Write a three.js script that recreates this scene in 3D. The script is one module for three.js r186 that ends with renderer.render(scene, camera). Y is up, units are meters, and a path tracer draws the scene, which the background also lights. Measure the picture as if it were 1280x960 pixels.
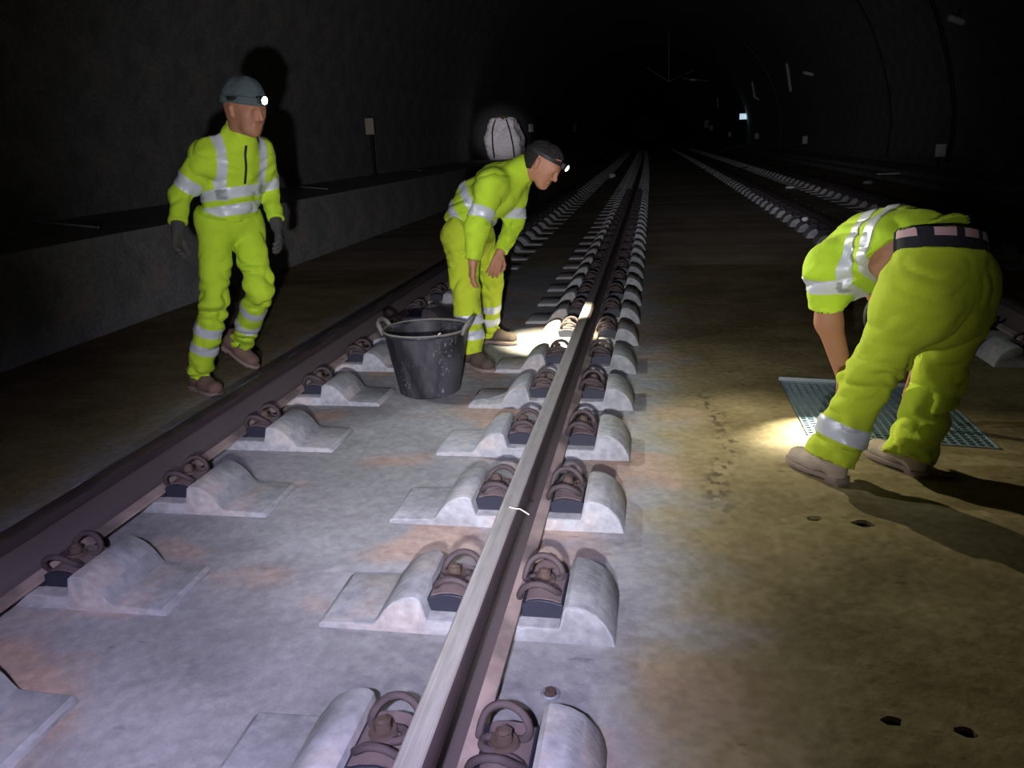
import * as THREE from 'three';
import { mergeGeometries, mergeVertices, toCreasedNormals } from 'three/addons/utils/BufferGeometryUtils.js';
import { RoundedBoxGeometry } from 'three/addons/geometries/RoundedBoxGeometry.js';

// ------------------------------------------------------------------ camera, lights, exposure
const scene = new THREE.Scene();
scene.background = new THREE.Color(0x000000);
const FPX = 993.68, CAM = new THREE.Vector3(1.1823, 1.3177, 0);
const camera = new THREE.PerspectiveCamera(2 * Math.atan(480 / FPX) * 180 / Math.PI, 1280 / 960, 0.05, 600);
camera.position.copy(CAM);
camera.rotation.order = 'YXZ';
camera.rotation.set(-0.2970, 0.1831, -0.0423);
camera.updateMatrixWorld(true);
const renderer = new THREE.WebGLRenderer({ antialias: true });
renderer.toneMapping = THREE.LinearToneMapping;
renderer.toneMappingExposure = 1.0;
renderer.shadowMap.enabled = true;

const V = (x, y, z) => new THREE.Vector3(x, y, z);
const RM = new THREE.Matrix3().setFromMatrix4(camera.matrixWorld);
function ray(px, py) { return V((px - 640) / FPX, -(py - 480) / FPX, -1).applyMatrix3(RM); }
function at(px, py, z) { const d = ray(px, py); return CAM.clone().addScaledVector(d, z / d.z); }              // direction of a pixel at a depth z along the track
function onY(px, py, y = 0) { const d = ray(px, py); return CAM.clone().addScaledVector(d, (y - CAM.y) / d.y); }  // where it meets the slab
function onX(px, py, x) { const d = ray(px, py); return CAM.clone().addScaledVector(d, (x - CAM.x) / d.x); }      // where it meets a side wall

function spot(pos, target, color, cd, angleDeg, penumbra, radius = 1) {
  const l = new THREE.SpotLight(color, cd, 0, angleDeg * Math.PI / 180, penumbra, 2);
  l.position.copy(pos); l.target.position.copy(target); l.castShadow = true; l.shadow.radius = radius;
  l.shadow.mapSize.set(2048, 2048); l.shadow.bias = -0.0005;
  scene.add(l, l.target); return l;
}
// lamp heads of an added, unseen work light behind the camera
const STAND = V(1.02, 0, 0.42);
const FLOOD = V(1.06, 1.46, 0.20), BEAM = V(1.08, 1.10, 0.20);
const FLOOD_AIM = onY(400, 860), BEAM_AIM = at(655, 240, -12);
const FLOOD_COLOR = new THREE.Color(0.71, 0.66, 1.0), BEAM_COLOR = new THREE.Color(0.93, 0.92, 1.0);
const BAG_FILL = V(0.94, 1.50, 0.24), BAG_FILL_AIM = at(627, 168, -27);  // narrow spot added only to brighten the bulk bag
spot(FLOOD, FLOOD_AIM, FLOOD_COLOR, 29, 33, 0.95, 1.2);
spot(BEAM, BEAM_AIM, BEAM_COLOR, 52, 32, 1.0, 1.2);
const FAR_FILL = V(1.08, 1.58, 0.22), FAR_FILL_AIM = at(935, 140, -30);  // long-throw fill added to lift the far right wall and kerb
spot(FAR_FILL, FAR_FILL_AIM, BEAM_COLOR, 110, 14, 1.0, 1.0);
spot(BAG_FILL, BAG_FILL_AIM, BEAM_COLOR, 700, 2.3, 1.0, 1.0);

// ------------------------------------------------------------------ helpers
let seed = 20241105;
function rnd() { seed |= 0; seed = seed + 0x6D2B79F5 | 0; let t = Math.imul(seed ^ seed >>> 15, 1 | seed); t = t + Math.imul(t ^ t >>> 7, 61 | t) ^ t; return ((t ^ t >>> 14) >>> 0) / 4294967296; }
const rr = (a, b) => a + (b - a) * rnd();
function hash3(x, y, z) { let h = Math.imul(x, 374761393) ^ Math.imul(y, 668265263) ^ Math.imul(z, 2147483647 ^ 0x5bd1e995); h = Math.imul(h ^ h >>> 13, 1274126177); return ((h ^ h >>> 16) >>> 0) / 4294967296; }
function noise(x, y, z) {
  const xi = Math.floor(x), yi = Math.floor(y), zi = Math.floor(z); let u = x - xi, v = y - yi, w = z - zi;
  u = u * u * (3 - 2 * u); v = v * v * (3 - 2 * v); w = w * w * (3 - 2 * w);
  const L = (a, b, t) => a + (b - a) * t;
  return L(L(L(hash3(xi, yi, zi), hash3(xi + 1, yi, zi), u), L(hash3(xi, yi + 1, zi), hash3(xi + 1, yi + 1, zi), u), v),
    L(L(hash3(xi, yi, zi + 1), hash3(xi + 1, yi, zi + 1), u), L(hash3(xi, yi + 1, zi + 1), hash3(xi + 1, yi + 1, zi + 1), u), v), w);
}
const fbm = (x, y, z, o = 4) => { let s = 0, a = 0.5, n = 0; for (let i = 0; i < o; i++) { s += a * noise(x, y, z); n += a; a *= 0.5; x = x * 2.03 + 7.1; y = y * 2.03 + 3.7; z = z * 2.03 + 5.3; } return s / n; };
const mix = (a, b, t) => a + (b - a) * t, clamp = (x, a = 0, b = 1) => Math.min(b, Math.max(a, x)), sst = (a, b, x) => { const t = clamp((x - a) / (b - a)); return t * t * (3 - 2 * t); };
const used = {};
function numbered(name) { const n = used[name] = (used[name] ?? -1) + 1; return n ? name + '_' + String(n).padStart(3, '0') : name; }
function tag(o, label, category, group, kind) { o.userData.label = label; if (category) o.userData.category = category; if (group) o.userData.group = group; if (kind) o.userData.kind = kind; return o; }
function shadows(o) { o.castShadow = true; o.receiveShadow = true; return o; }
function part(name, geo, m, parent) { const o = shadows(new THREE.Mesh(geo, m)); o.name = parent ? name : numbered(name); (parent || scene).add(o); return o; }
function thing(name, label, category, p, group) { const o = new THREE.Group(); o.name = numbered(name); if (p) o.position.copy(p); scene.add(o); return tag(o, label, category, group); }
function struct(name, geo, m, label) { const o = part(name, geo, m); o.userData.kind = 'structure'; o.userData.label = label; o.userData.category = 'structure'; return o; }
function copy(o) { const c = o.clone(); c.name = numbered(o.name.replace(/_\d{3}$/, '')); scene.add(c); return c; }
const flat = g => g.index ? g.toNonIndexed() : g;
function merge(list) { return mergeGeometries(list.map(g => { g = flat(g); for (const k of Object.keys(g.attributes)) if (!['position', 'normal', 'uv'].includes(k)) g.deleteAttribute(k); return g; })); }
function tube(pts, r, seg = 24, rad = 8, closed = false) { return new THREE.TubeGeometry(new THREE.CatmullRomCurve3(pts, closed, 'catmullrom', 0.5), seg, r, rad, closed); }
function rod(a, b, r, rad = 8, r2 = r) { const d = b.clone().sub(a), g = new THREE.CylinderGeometry(r2, r, d.length(), rad); g.applyQuaternion(new THREE.Quaternion().setFromUnitVectors(V(0, 1, 0), d.clone().normalize())); g.translate((a.x + b.x) / 2, (a.y + b.y) / 2, (a.z + b.z) / 2); return g; }
function box(w, h, d, x = 0, y = 0, z = 0, r = 0) { const g = r ? new RoundedBoxGeometry(w, h, d, 2, r) : new THREE.BoxGeometry(w, h, d); g.translate(x, y, z); return g; }
// the track runs along -z and bends gently to the left
function bend(z) { const s = -z; return s <= 0 ? 0 : s < 60 ? -s * s / 9000 : -0.4 - (s - 60) * 2 * 60 / 9000; }
function stations(z0, z1) { const out = []; let z = z0; while (z > z1) { out.push(z); z -= z > -20 ? 2.5 : z > -80 ? 5 : 15; } out.push(z1); return out; }
function sweep(profile, zs, crease = 0.6) {      // closed profile [x, y] (counter-clockwise seen from +z) swept along the bend
  const n = profile.length, pos = [], uv = []; const per = [0];
  for (let i = 0; i < n; i++) { const a = profile[i], b = profile[(i + 1) % n]; per.push(per[i] + Math.hypot(b[0] - a[0], b[1] - a[1])); }
  const put = (i, k, u) => { const z = zs[k], p = profile[i % n]; pos.push(p[0] + bend(z), p[1], z); uv.push(u, -z); };
  for (let k = 0; k < zs.length - 1; k++) for (let i = 0; i < n; i++) {
    const u0 = per[i], u1 = per[i + 1];
    put(i, k, u0); put(i + 1, k, u1); put(i + 1, k + 1, u1); put(i, k, u0); put(i + 1, k + 1, u1); put(i, k + 1, u0);
  }
  const tris = THREE.ShapeUtils.triangulateShape(profile.map(p => new THREE.Vector2(...p)), []);
  for (const [k, rev] of [[0, false], [zs.length - 1, true]]) for (const t of tris) { const q = rev ? [t[2], t[1], t[0]] : t; for (const i of q) { pos.push(profile[i][0] + bend(zs[k]), profile[i][1], zs[k]); uv.push(profile[i][0], profile[i][1]); } }
  const g = new THREE.BufferGeometry(); g.setAttribute('position', new THREE.Float32BufferAttribute(pos, 3)); g.setAttribute('uv', new THREE.Float32BufferAttribute(uv, 2));
  // bring the winding outward
  const area = profile.reduce((s, p, i) => { const q = profile[(i + 1) % n]; return s + p[0] * q[1] - q[0] * p[1]; }, 0);
  if (area < 0) { const a = g.attributes.position.array, b = g.attributes.uv.array; for (let t = 0; t < a.length / 9; t++) { for (let c = 0; c < 3; c++) { const s = a[t * 9 + 3 + c]; a[t * 9 + 3 + c] = a[t * 9 + 6 + c]; a[t * 9 + 6 + c] = s; } for (let c = 0; c < 2; c++) { const s = b[t * 6 + 2 + c]; b[t * 6 + 2 + c] = b[t * 6 + 4 + c]; b[t * 6 + 4 + c] = s; } } }
  return toCreasedNormals(g, crease);
}
function texture(w, h, fn, srgb = true) {
  const d = new Uint8Array(w * h * 4);
  for (let y = 0; y < h; y++) for (let x = 0; x < w; x++) { const c = fn(x, y), i = (y * w + x) * 4; for (let k = 0; k < 3; k++) d[i + k] = clamp(c[k], 0, 255); d[i + 3] = 255; }
  const t = new THREE.DataTexture(d, w, h); t.magFilter = THREE.LinearFilter; t.minFilter = THREE.LinearMipmapLinearFilter; t.generateMipmaps = true;
  t.wrapS = t.wrapT = THREE.RepeatWrapping; if (srgb) t.colorSpace = THREE.SRGBColorSpace; t.needsUpdate = true; return t;
}
const tileNoise = (size, f, oct) => (x, y) => { // tileable value noise
  let s = 0, a = 0.5, n = 0, fr = f;
  for (let o = 0; o < oct; o++) {
    const u = x / size * fr, v = y / size * fr, xi = Math.floor(u), yi = Math.floor(v); let fu = u - xi, fv = v - yi; fu = fu * fu * (3 - 2 * fu); fv = fv * fv * (3 - 2 * fv);
    const q = (i, j) => hash3(((i % fr) + fr) % fr, ((j % fr) + fr) % fr, 17 + o);
    s += a * mix(mix(q(xi, yi), q(xi + 1, yi), fu), mix(q(xi, yi + 1), q(xi + 1, yi + 1), fu), fv); n += a; a *= 0.55; fr *= 2;
  }
  return s / n;
};
const std = (o) => new THREE.MeshStandardMaterial({ roughness: 0.85, ...o });
const lin = (r, g, b) => new THREE.Color().setRGB(r, g, b);

// ------------------------------------------------------------------ materials
const grainTex = texture(512, 512, (() => { const n = tileNoise(512, 16, 5); return (x, y) => { const v = 255 * n(x, y); return [v, v, v]; }; })(), false);
const grain = rep => { const t = grainTex.clone(); t.repeat.set(rep, rep); t.needsUpdate = true; return t; };
const concTex = texture(512, 512, (() => { const a = tileNoise(512, 6, 5), b = tileNoise(512, 40, 3); return (x, y) => { const v = a(x, y), w = b(x + 91, y + 13); const d = sst(0.58, 0.74, v) * 26; const k = 172 + (v - 0.5) * 60 + (w - 0.5) * 46; return [k + d * 0.15, k - d * 0.2, k - d * 0.5]; }; })());
const M = {};
M.block = std({ map: concTex, bumpMap: grain(6), bumpScale: 0.0015, roughness: 0.8, color: lin(0.78, 0.8, 0.82) });
M.plate = std({ color: lin(0.018, 0.02, 0.034), roughness: 0.55 });
M.rust = std({ map: texture(256, 256, (() => { const a = tileNoise(256, 8, 5); return (x, y) => { const v = a(x, y); return [56 + 42 * v, 48 + 36 * v, 49 + 36 * v]; }; })()), roughness: 0.7, metalness: 0.1, bumpMap: grain(4), bumpScale: 0.001 });
M.dust = std({ map: M.rust.map, color: lin(2.1, 2.1, 2.0), roughness: 1, bumpMap: grain(30), bumpScale: 0.002 });
M.screw = std({ color: lin(0.095, 0.062, 0.048), roughness: 0.75, bumpMap: grain(20), bumpScale: 0.0006 });
M.railSide = std({ map: texture(256, 1024, (() => { const a = tileNoise(256, 8, 4); return (x, y) => { const v = a(x * 3, y * 0.25 | 0); return [44 + 26 * v, 34 + 21 * v, 37 + 22 * v]; }; })()), roughness: 0.72, metalness: 0.15 });
M.railWeb = std({ color: lin(0.10, 0.078, 0.078), roughness: 0.85, bumpMap: grain(6), bumpScale: 0.0008 });
M.railFoot = std({ map: texture(256, 256, (() => { const a = tileNoise(256, 5, 5); return (x, y) => { const v = sst(0.3, 0.72, a(x, y)); return [112 + 62 * v, 100 + 54 * v, 94 + 50 * v]; }; })()), roughness: 0.95 });
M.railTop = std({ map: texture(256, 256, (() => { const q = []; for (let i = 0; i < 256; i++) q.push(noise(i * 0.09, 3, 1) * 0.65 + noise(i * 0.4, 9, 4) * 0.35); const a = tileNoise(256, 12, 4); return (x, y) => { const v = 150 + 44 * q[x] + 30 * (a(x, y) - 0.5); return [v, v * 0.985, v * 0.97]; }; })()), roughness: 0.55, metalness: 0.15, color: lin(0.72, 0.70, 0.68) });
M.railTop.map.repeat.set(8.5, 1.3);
M.railTopDark = std({ map: M.railFoot.map, color: lin(0.14, 0.12, 0.10), roughness: 0.85 });  // darker, browner and rougher top tone than railTop
M.hivis = std({ color: lin(0.43, 0.63, 0.022), roughness: 0.9, bumpMap: grain(3), bumpScale: 0.002 });
M.hivisDull = std({ color: lin(0.45, 0.56, 0.022), roughness: 0.92, bumpMap: grain(3), bumpScale: 0.002 });
M.strip = std({ color: lin(0.56, 0.59, 0.62), roughness: 0.45, metalness: 0.15 });
M.skin = std({ color: lin(0.42, 0.19, 0.11), roughness: 0.6 });
M.skinTan = std({ color: lin(0.34, 0.155, 0.085), roughness: 0.62 });
M.hair = std({ color: lin(0.012, 0.009, 0.008), roughness: 0.8, bumpMap: grain(20), bumpScale: 0.003 });
M.beanie = std({ color: lin(0.075, 0.105, 0.11), roughness: 0.95, bumpMap: grain(24), bumpScale: 0.003 });
M.glove = std({ color: lin(0.055, 0.05, 0.05), roughness: 0.9 });
M.boot = std({ color: lin(0.17, 0.10, 0.075), roughness: 0.85, bumpMap: grain(10), bumpScale: 0.002 });
M.bootPale = std({ color: lin(0.40, 0.32, 0.25), roughness: 0.9, bumpMap: grain(10), bumpScale: 0.002 });
M.bootDark = std({ color: lin(0.085, 0.06, 0.045), roughness: 0.85, bumpMap: grain(10), bumpScale: 0.002 });
M.sole = std({ color: lin(0.24, 0.18, 0.15), roughness: 0.95 });
M.lace = std({ color: lin(0.5, 0.47, 0.43), roughness: 0.9 });
M.navy = std({ color: lin(0.012, 0.012, 0.02), roughness: 0.9 });
M.pink = std({ color: lin(0.52, 0.33, 0.33), roughness: 0.9 });
M.dark = std({ color: lin(0.012, 0.012, 0.013), roughness: 0.6 });
M.black = std({ color: lin(0.006, 0.006, 0.006), roughness: 0.9 });
M.rubber = std({ map: texture(1024, 512, (() => { const a = tileNoise(512, 8, 5), b = tileNoise(512, 64, 2); return (x, y) => { const v = a(x, y), s = sst(0.68, 0.78, b(x, y * 2)) * sst(0.42, 0.62, a(x + 200, y + 77)); const k = 24 + 44 * sst(0.3, 0.7, v) + 80 * s; return [k, k, k + 4]; }; })()), roughness: 0.6 });
M.rubberRim = std({ color: lin(0.16, 0.15, 0.13), roughness: 0.7 });
M.steelDull = std({ color: lin(0.30, 0.33, 0.34), roughness: 0.55, metalness: 0.4 });
M.grate = std({ color: lin(0.17, 0.235, 0.25), roughness: 0.5, metalness: 0.25, bumpMap: grain(8), bumpScale: 0.0005 });
M.white = std({ color: lin(0.78, 0.77, 0.74), roughness: 0.7 });
M.plateCream = std({ color: lin(0.72, 0.62, 0.46), roughness: 0.7 });
M.bag = std({ color: lin(0.74, 0.70, 0.70), roughness: 0.9, bumpMap: grain(3), bumpScale: 0.006 });
M.cloth = std({ color: lin(0.05, 0.035, 0.03), roughness: 0.95 });
M.spoil = std({ color: lin(0.16, 0.105, 0.06), roughness: 1, bumpMap: grain(6), bumpScale: 0.02 });
M.walk = std({ map: concTex, color: lin(0.70, 0.69, 0.68), roughness: 0.95 });
M.straw = std({ color: lin(0.7, 0.62, 0.5), roughness: 0.9 });
const glow = (c, i) => new THREE.MeshStandardMaterial({ color: 0x111111, emissive: c, emissiveIntensity: i, roughness: 0.4 });

// ------------------------------------------------------------------ structure: slab floor, tunnel lining, walkways
const FX0 = -3.02, FX1 = 6.87, NEARZ = 2, MIDZ = -8.5;
const GR = { x0: 1.865, x1: 2.63, z0: -3.51, z1: -4.36, sh: 0.16 };      // drain grating
const holes = [onY(1018, 648), onY(1078, 654), onY(1115, 901), onY(1207, 915)];
{
  const W = 2048, H = 2048, LX = FX1 - FX0, LZ = NEARZ - MIDZ;
  const q = onY(885, 470), q2 = onY(905, 600);
  const map = texture(W, H, (x, y) => {
    const X = FX0 + (x / W) * LX, Z = MIDZ + (y / H) * LZ;     // shape y is world z
    const big = fbm(X * 1.3, 4, Z * 1.3, 4), mid = fbm(X * 4.2 + 9, 2, Z * 6.1, 4), fine = fbm(X * 42, 1, Z * 42, 3), spk = hash3(x, y, 5);
    let v = 150 + (big - 0.5) * 46 + (mid - 0.5) * 42 + (fine - 0.5) * 34 + (spk - 0.5) * 10;
    const dust = sst(0.52, 0.72, fbm(X * 2.3 + 31, 8, Z * 2.9 + 5, 5)) * 0.85;
    let r = v + 26 * dust, g = v - 2 * dust, b = v - 20 * dust;
    // trodden, earthy dirt on the slab outside the sleeper ends, on both sides of the track
    const side = sst(1.08, 1.5, Math.abs(X) + (mid - 0.5) * 0.5);
    const tanv = 105 + (big - 0.5) * 60 + (mid - 0.5) * 54 + (fine - 0.5) * 36;
    r = mix(r, tanv + 15, side); g = mix(g, tanv + 1, side); b = mix(b, tanv - 36, side);
    // crumbs along the old water trace beside the grating
    const cx = q.x + (q2.x - q.x) * clamp((Z - q.z) / (q2.z - q.z)) + 0.04 * Math.sin(Z * 5);
    const tr = Math.exp(-(((X - cx) / 0.045) ** 2)) * sst(-4.3, -3.9, Z) * sst(-2.5, -2.9, Z) * sst(0.5, 0.66, fbm(X * 40, 6, Z * 24, 4));
    r -= 52 * tr; g -= 52 * tr; b -= 40 * tr;
    // small dark nicks in the grout
    const nick = sst(0.80, 0.86, fbm(X * 13 + 3, 12, Z * 30, 3)) * 22; r -= nick; g -= nick; b -= nick * 0.8;
    return [r, g, b];
  });
  map.wrapS = map.wrapT = THREE.ClampToEdgeWrapping;
  map.repeat.set(1 / LX, 1 / LZ); map.offset.set(-FX0 / LX, -MIDZ / LZ);
  const floorMat = std({ map, bumpMap: grain(1.6), bumpScale: 0.004, roughness: 0.86 });
  const sh = new THREE.Shape([[FX0, MIDZ], [FX1, MIDZ], [FX1, NEARZ], [FX0, NEARZ]].map(p => new THREE.Vector2(...p)));
  sh.holes.push(new THREE.Path([[GR.x0, GR.z1], [GR.x0, GR.z0], [GR.x1, GR.z0 + GR.sh * (GR.x1 - GR.x0)], [GR.x1, GR.z1 + GR.sh * (GR.x1 - GR.x0)]].map(p => new THREE.Vector2(...p))));
  const holeR = [0.019, 0.026, 0.016, 0.017];
  holes.forEach((p, k) => {
    const pts = []; for (let i = 0; i < 18; i++) { const a = -i / 18 * Math.PI * 2, r = holeR[k] * (0.75 + 0.5 * noise(Math.cos(a) * 1.7 + k * 9, Math.sin(a) * 1.7, k)); pts.push(new THREE.Vector2(p.x + r * 1.45 * Math.cos(a), p.z + r * Math.sin(a))); }
    sh.holes.push(new THREE.Path(pts));
  });
  const g = new THREE.ExtrudeGeometry(sh, { depth: 0.06, bevelEnabled: false });
  g.rotateX(Math.PI / 2);                                         // shape y -> world z, extrusion downwards
  const fl = struct('floor', g, floorMat, 'grey concrete track slab with tan dust patches');
  part('subfloor', box(LX, 0.12, LZ, (FX0 + FX1) / 2, -0.46, (NEARZ + MIDZ) / 2), M.black, fl);
  // black discs painting the shade down the holes; pit below the grating
  holes.forEach((p, k) => part('hole_shade_disc', new THREE.CylinderGeometry(holeR[k] * 1.75, holeR[k] * 1.5, 0.02, 16, 1).translate(p.x, -0.024, p.z), M.black, fl));
  const pit = merge([box(GR.x1 - GR.x0 + 0.1, 0.34, 0.04, (GR.x0 + GR.x1) / 2, -0.23, GR.z0 + 0.021), box(GR.x1 - GR.x0 + 0.1, 0.34, 0.04, (GR.x0 + GR.x1) / 2, -0.23, GR.z1 - 0.021), box(0.04, 0.34, GR.z0 - GR.z1, GR.x0 - 0.021, -0.23, (GR.z0 + GR.z1) / 2), box(0.04, 0.34, GR.z0 - GR.z1, GR.x1 + 0.021, -0.23, (GR.z0 + GR.z1) / 2)]);
  pit.translate(-GR.x0, 0, 0).applyMatrix4(new THREE.Matrix4().set(1, 0, 0, 0, 0, 1, 0, 0, GR.sh, 0, 1, 0, 0, 0, 0, 1)).translate(GR.x0, 0, 0);
  part('drain_pit', pit, M.spoil, fl);
}
const farTex = texture(512, 2048, (() => { const a = tileNoise(512, 10, 4), b = tileNoise(2048, 40, 3); return (x, y) => { const band = b(y * 1.0, 40) ; const v = 116 + 50 * (a(x, y % 512) - 0.5) + 60 * (band - 0.5); return [v + 12, v, v - 24]; }; })());
farTex.repeat.set(0.25, 1 / 18);
const ZS = stations(MIDZ, -330);
struct('floor_far', sweep([[FX0, -0.3], [FX1, -0.3], [FX1, 0], [FX0, 0]], ZS), std({ map: farTex, roughness: 0.95 }), 'dusty slab floor running on into the tunnel');
const TC = [1.95, 1.0], TR = 6.72;
function arcShell(a0, a1, n) { const out = [], inn = []; for (let i = 0; i <= n; i++) { const a = mix(a0, a1, i / n); inn.push([TC[0] + TR * Math.cos(a), TC[1] + TR * Math.sin(a)]); out.push([TC[0] + (TR + 0.45) * Math.cos(a), TC[1] + (TR + 0.45) * Math.sin(a)]); } return [...inn, ...out.reverse()]; }
const ZT = stations(6, -330);
const R_ = Math.PI / 180;
struct('wall_right', sweep(arcShell(-14 * R_, 48 * R_, 12), ZT), M.walk, 'dark concrete tunnel wall beyond the second track');
struct('ceiling', sweep(arcShell(48 * R_, 132 * R_, 14), ZT), M.walk, 'unlit tunnel vault');
struct('wall_left', sweep(arcShell(132 * R_, 194 * R_, 12), ZT), M.walk, 'dark concrete tunnel wall behind the walking worker');
struct('wall_end', box(16, 11, 0.4, bend(-330) + 1.95, 4, -330.3), M.walk, 'dark far end of the tunnel');
struct('wall_behind', box(16, 11, 0.4, 1.95, 4, 6.3), M.walk, 'dark tunnel behind the camera');
const WL = 0.685, WR = 0.21;
struct('walkway_left', sweep([[-4.8, -0.3], [FX0, -0.3], [FX0, WL - 0.06], [FX0 - 0.03, WL], [-4.8, WL]], ZT), M.walk, 'raised concrete walkway along the left tunnel wall');
struct('walkway_slab_left', sweep([[-4.78, WL], [FX0 - 0.02, WL], [FX0 - 0.02, WL + 0.05], [-4.78, WL + 0.05]], ZT), M.walk, 'slab top of the left walkway');
struct('walkway_right', sweep([[FX1, -0.3], [8.75, -0.3], [8.75, WR], [FX1 + 0.45, WR], [FX1 + 0.42, WR - 0.1], [FX1, WR - 0.1]], ZT), M.walk, 'raised concrete walkway and kerb along the right tunnel wall');
struct('floor_behind', box(FX1 - FX0, 0.3, 4.2, (FX0 + FX1) / 2, -0.15, NEARZ + 2.1), M.walk, 'slab floor behind the camera');

// ------------------------------------------------------------------ rails
const RAILY = 0.063, AX = 0.7535, T2 = 4.15;
function makeRail(x, label, z1, top = M.railTopDark) {
  const gs = x < 0 || x > T2 ? 1 : -1;             // side of the gauge face, where the wheels polish the head
  const t = thing('rail', label, 'rail', null, 'running rails');
  const mv = p => p.map(([u, v]) => [x + u, v + RAILY]);
  const zs = stations(2, z1);
  part('rail_foot', sweep(mv([[-0.075, 0], [0.075, 0], [0.075, 0.0105], [0.055, 0.0165], [0.036, 0.0220], [-0.036, 0.0220], [-0.055, 0.0165], [-0.075, 0.0105]]), zs), M.railFoot, t);
  part('rail_web', sweep(mv([[0.040, 0.0212], [0.028, 0.0258], [0.016, 0.0345], [0.0095, 0.05], [0.00825, 0.07], [0.00825, 0.1], [0.0105, 0.115], [0.016, 0.127], [-0.016, 0.127], [-0.0105, 0.115], [-0.00825, 0.1], [-0.00825, 0.07], [-0.0095, 0.05], [-0.016, 0.0345], [-0.028, 0.0258], [-0.040, 0.0212]]), zs), M.railWeb, t);
  part('rail_head', sweep(mv([[-0.016, 0.125], [0.016, 0.125], [0.036, 0.1345], [0.0365, 0.152], [0.0355, 0.160], [0.032, 0.166], [0.026, 0.1698], [-0.026, 0.1698], [-0.032, 0.166], [-0.0355, 0.160], [-0.0365, 0.152], [-0.036, 0.1345]]), zs), M.railSide, t);
  const prof = [[0.033, 0.1655], [0.026, 0.169], [-0.020, 0.169], [-0.0235, 0.1690], [-0.0225, 0.1708], [-0.012, 0.1719], [0.004, 0.1722], [0.016, 0.1718], [0.0265, 0.1704], [0.0325, 0.1668]].map(([u, v]) => [u * gs, v]);
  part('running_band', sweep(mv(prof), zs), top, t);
  return t;
}
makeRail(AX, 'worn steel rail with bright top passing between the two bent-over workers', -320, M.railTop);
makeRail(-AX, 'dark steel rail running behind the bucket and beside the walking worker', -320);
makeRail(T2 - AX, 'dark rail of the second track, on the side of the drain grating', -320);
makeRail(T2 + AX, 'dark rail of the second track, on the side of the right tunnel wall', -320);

// ------------------------------------------------------------------ sleepers: two humped blocks with clips, guide plates and screws
const blockShape = new THREE.Shape([[-0.51, -0.05], [-0.506, 0.008], [-0.496, 0.014], [-0.35, 0.018], [-0.338, 0.022], [-0.322, 0.042], [-0.303, 0.068], [-0.280, 0.090], [-0.255, 0.104], [-0.232, 0.110], [-0.214, 0.109], [-0.205, 0.102], [-0.198, 0.07], [-0.190, 0.040], [-0.13, 0.040], [0.13, 0.040], [0.190, 0.040], [0.198, 0.07], [0.205, 0.102], [0.214, 0.109], [0.232, 0.110], [0.258, 0.104], [0.286, 0.088], [0.310, 0.060], [0.326, 0.028], [0.334, -0.004], [0.336, -0.05]].map(p => new THREE.Vector2(...p)));
const blockGeo = (() => { const g = new THREE.ExtrudeGeometry(blockShape, { depth: 0.258, bevelEnabled: true, bevelSize: 0.006, bevelThickness: 0.006, bevelSegments: 2, curveSegments: 1 }); g.translate(0, 0, -0.129); return toCreasedNormals(g, 0.5); })();
const blockFarGeo = (() => { const g = new THREE.ExtrudeGeometry(blockShape, { depth: 0.27, bevelEnabled: false }); g.translate(0, 0, -0.135); return toCreasedNormals(g, 0.5); })();
const plateGeo = (() => {
  const s = new THREE.Shape([[0.079, 0.030], [0.084, 0.026], [0.100, 0.026], [0.103, 0.031], [0.165, 0.031], [0.168, 0.026], [0.182, 0.026], [0.196, 0.064], [0.190, 0.072], [0.176, 0.074], [0.160, 0.080], [0.125, 0.083], [0.100, 0.079], [0.088, 0.072], [0.079, 0.068]].map(p => new THREE.Vector2(...p)));
  const g = new THREE.ExtrudeGeometry(s, { depth: 0.17, bevelEnabled: true, bevelSize: 0.0025, bevelThickness: 0.0025, bevelSegments: 1 }); g.translate(0, 0.014, -0.085); return toCreasedNormals(g, 0.5);
})();
const dustGeo = (() => { const g = new THREE.ExtrudeGeometry(new THREE.Shape([[0.086, 0.080], [0.100, 0.090], [0.125, 0.0945], [0.160, 0.0915], [0.176, 0.0855], [0.190, 0.082], [0.186, 0.0885], [0.160, 0.0975], [0.125, 0.101], [0.100, 0.097], [0.088, 0.088]].map(p => new THREE.Vector2(...p))), { depth: 0.158, bevelEnabled: false }); g.translate(0, 0.0025, -0.079); return toCreasedNormals(g, 0.5); })();
const padGeo = box(0.15, 0.024, 0.18, 0, 0.0515, 0);
function clipPts() {   // u away from the rail axis, arms arch over v = +-0.07
  const h = [[0.066, 0.084, -0.050], [0.070, 0.104, -0.066], [0.082, 0.128, -0.076], [0.108, 0.144, -0.080], [0.140, 0.142, -0.078], [0.166, 0.124, -0.070], [0.178, 0.104, -0.052], [0.170, 0.098, -0.034], [0.148, 0.102, -0.026], [0.118, 0.108, -0.022], [0.092, 0.110, -0.016]];
  return [...h.map(p => V(...p)), V(0.084, 0.110, 0), ...h.slice().reverse().map(p => V(p[0], p[1], -p[2]))];
}
const clipGeo = (() => { const p = clipPts(); return mergeGeometries([tube(p, 0.0094, 90, 8), new THREE.SphereGeometry(0.0094, 8, 6).translate(...p[0].toArray()), new THREE.SphereGeometry(0.0094, 8, 6).translate(...p[p.length - 1].toArray())]); })();
const clipFarGeo = tube(clipPts(), 0.0094, 36, 5);
const screwGeo = merge([new THREE.CylinderGeometry(0.029, 0.033, 0.008, 18).translate(0.132, 0.118, 0), new THREE.CylinderGeometry(0.0195, 0.021, 0.024, 6).translate(0.132, 0.132, 0), new THREE.CylinderGeometry(0.010, 0.015, 0.006, 12).translate(0.132, 0.147, 0)]);
const mirrorX = g => { const h = g.clone(); h.rotateY(Math.PI); return h; };
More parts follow.
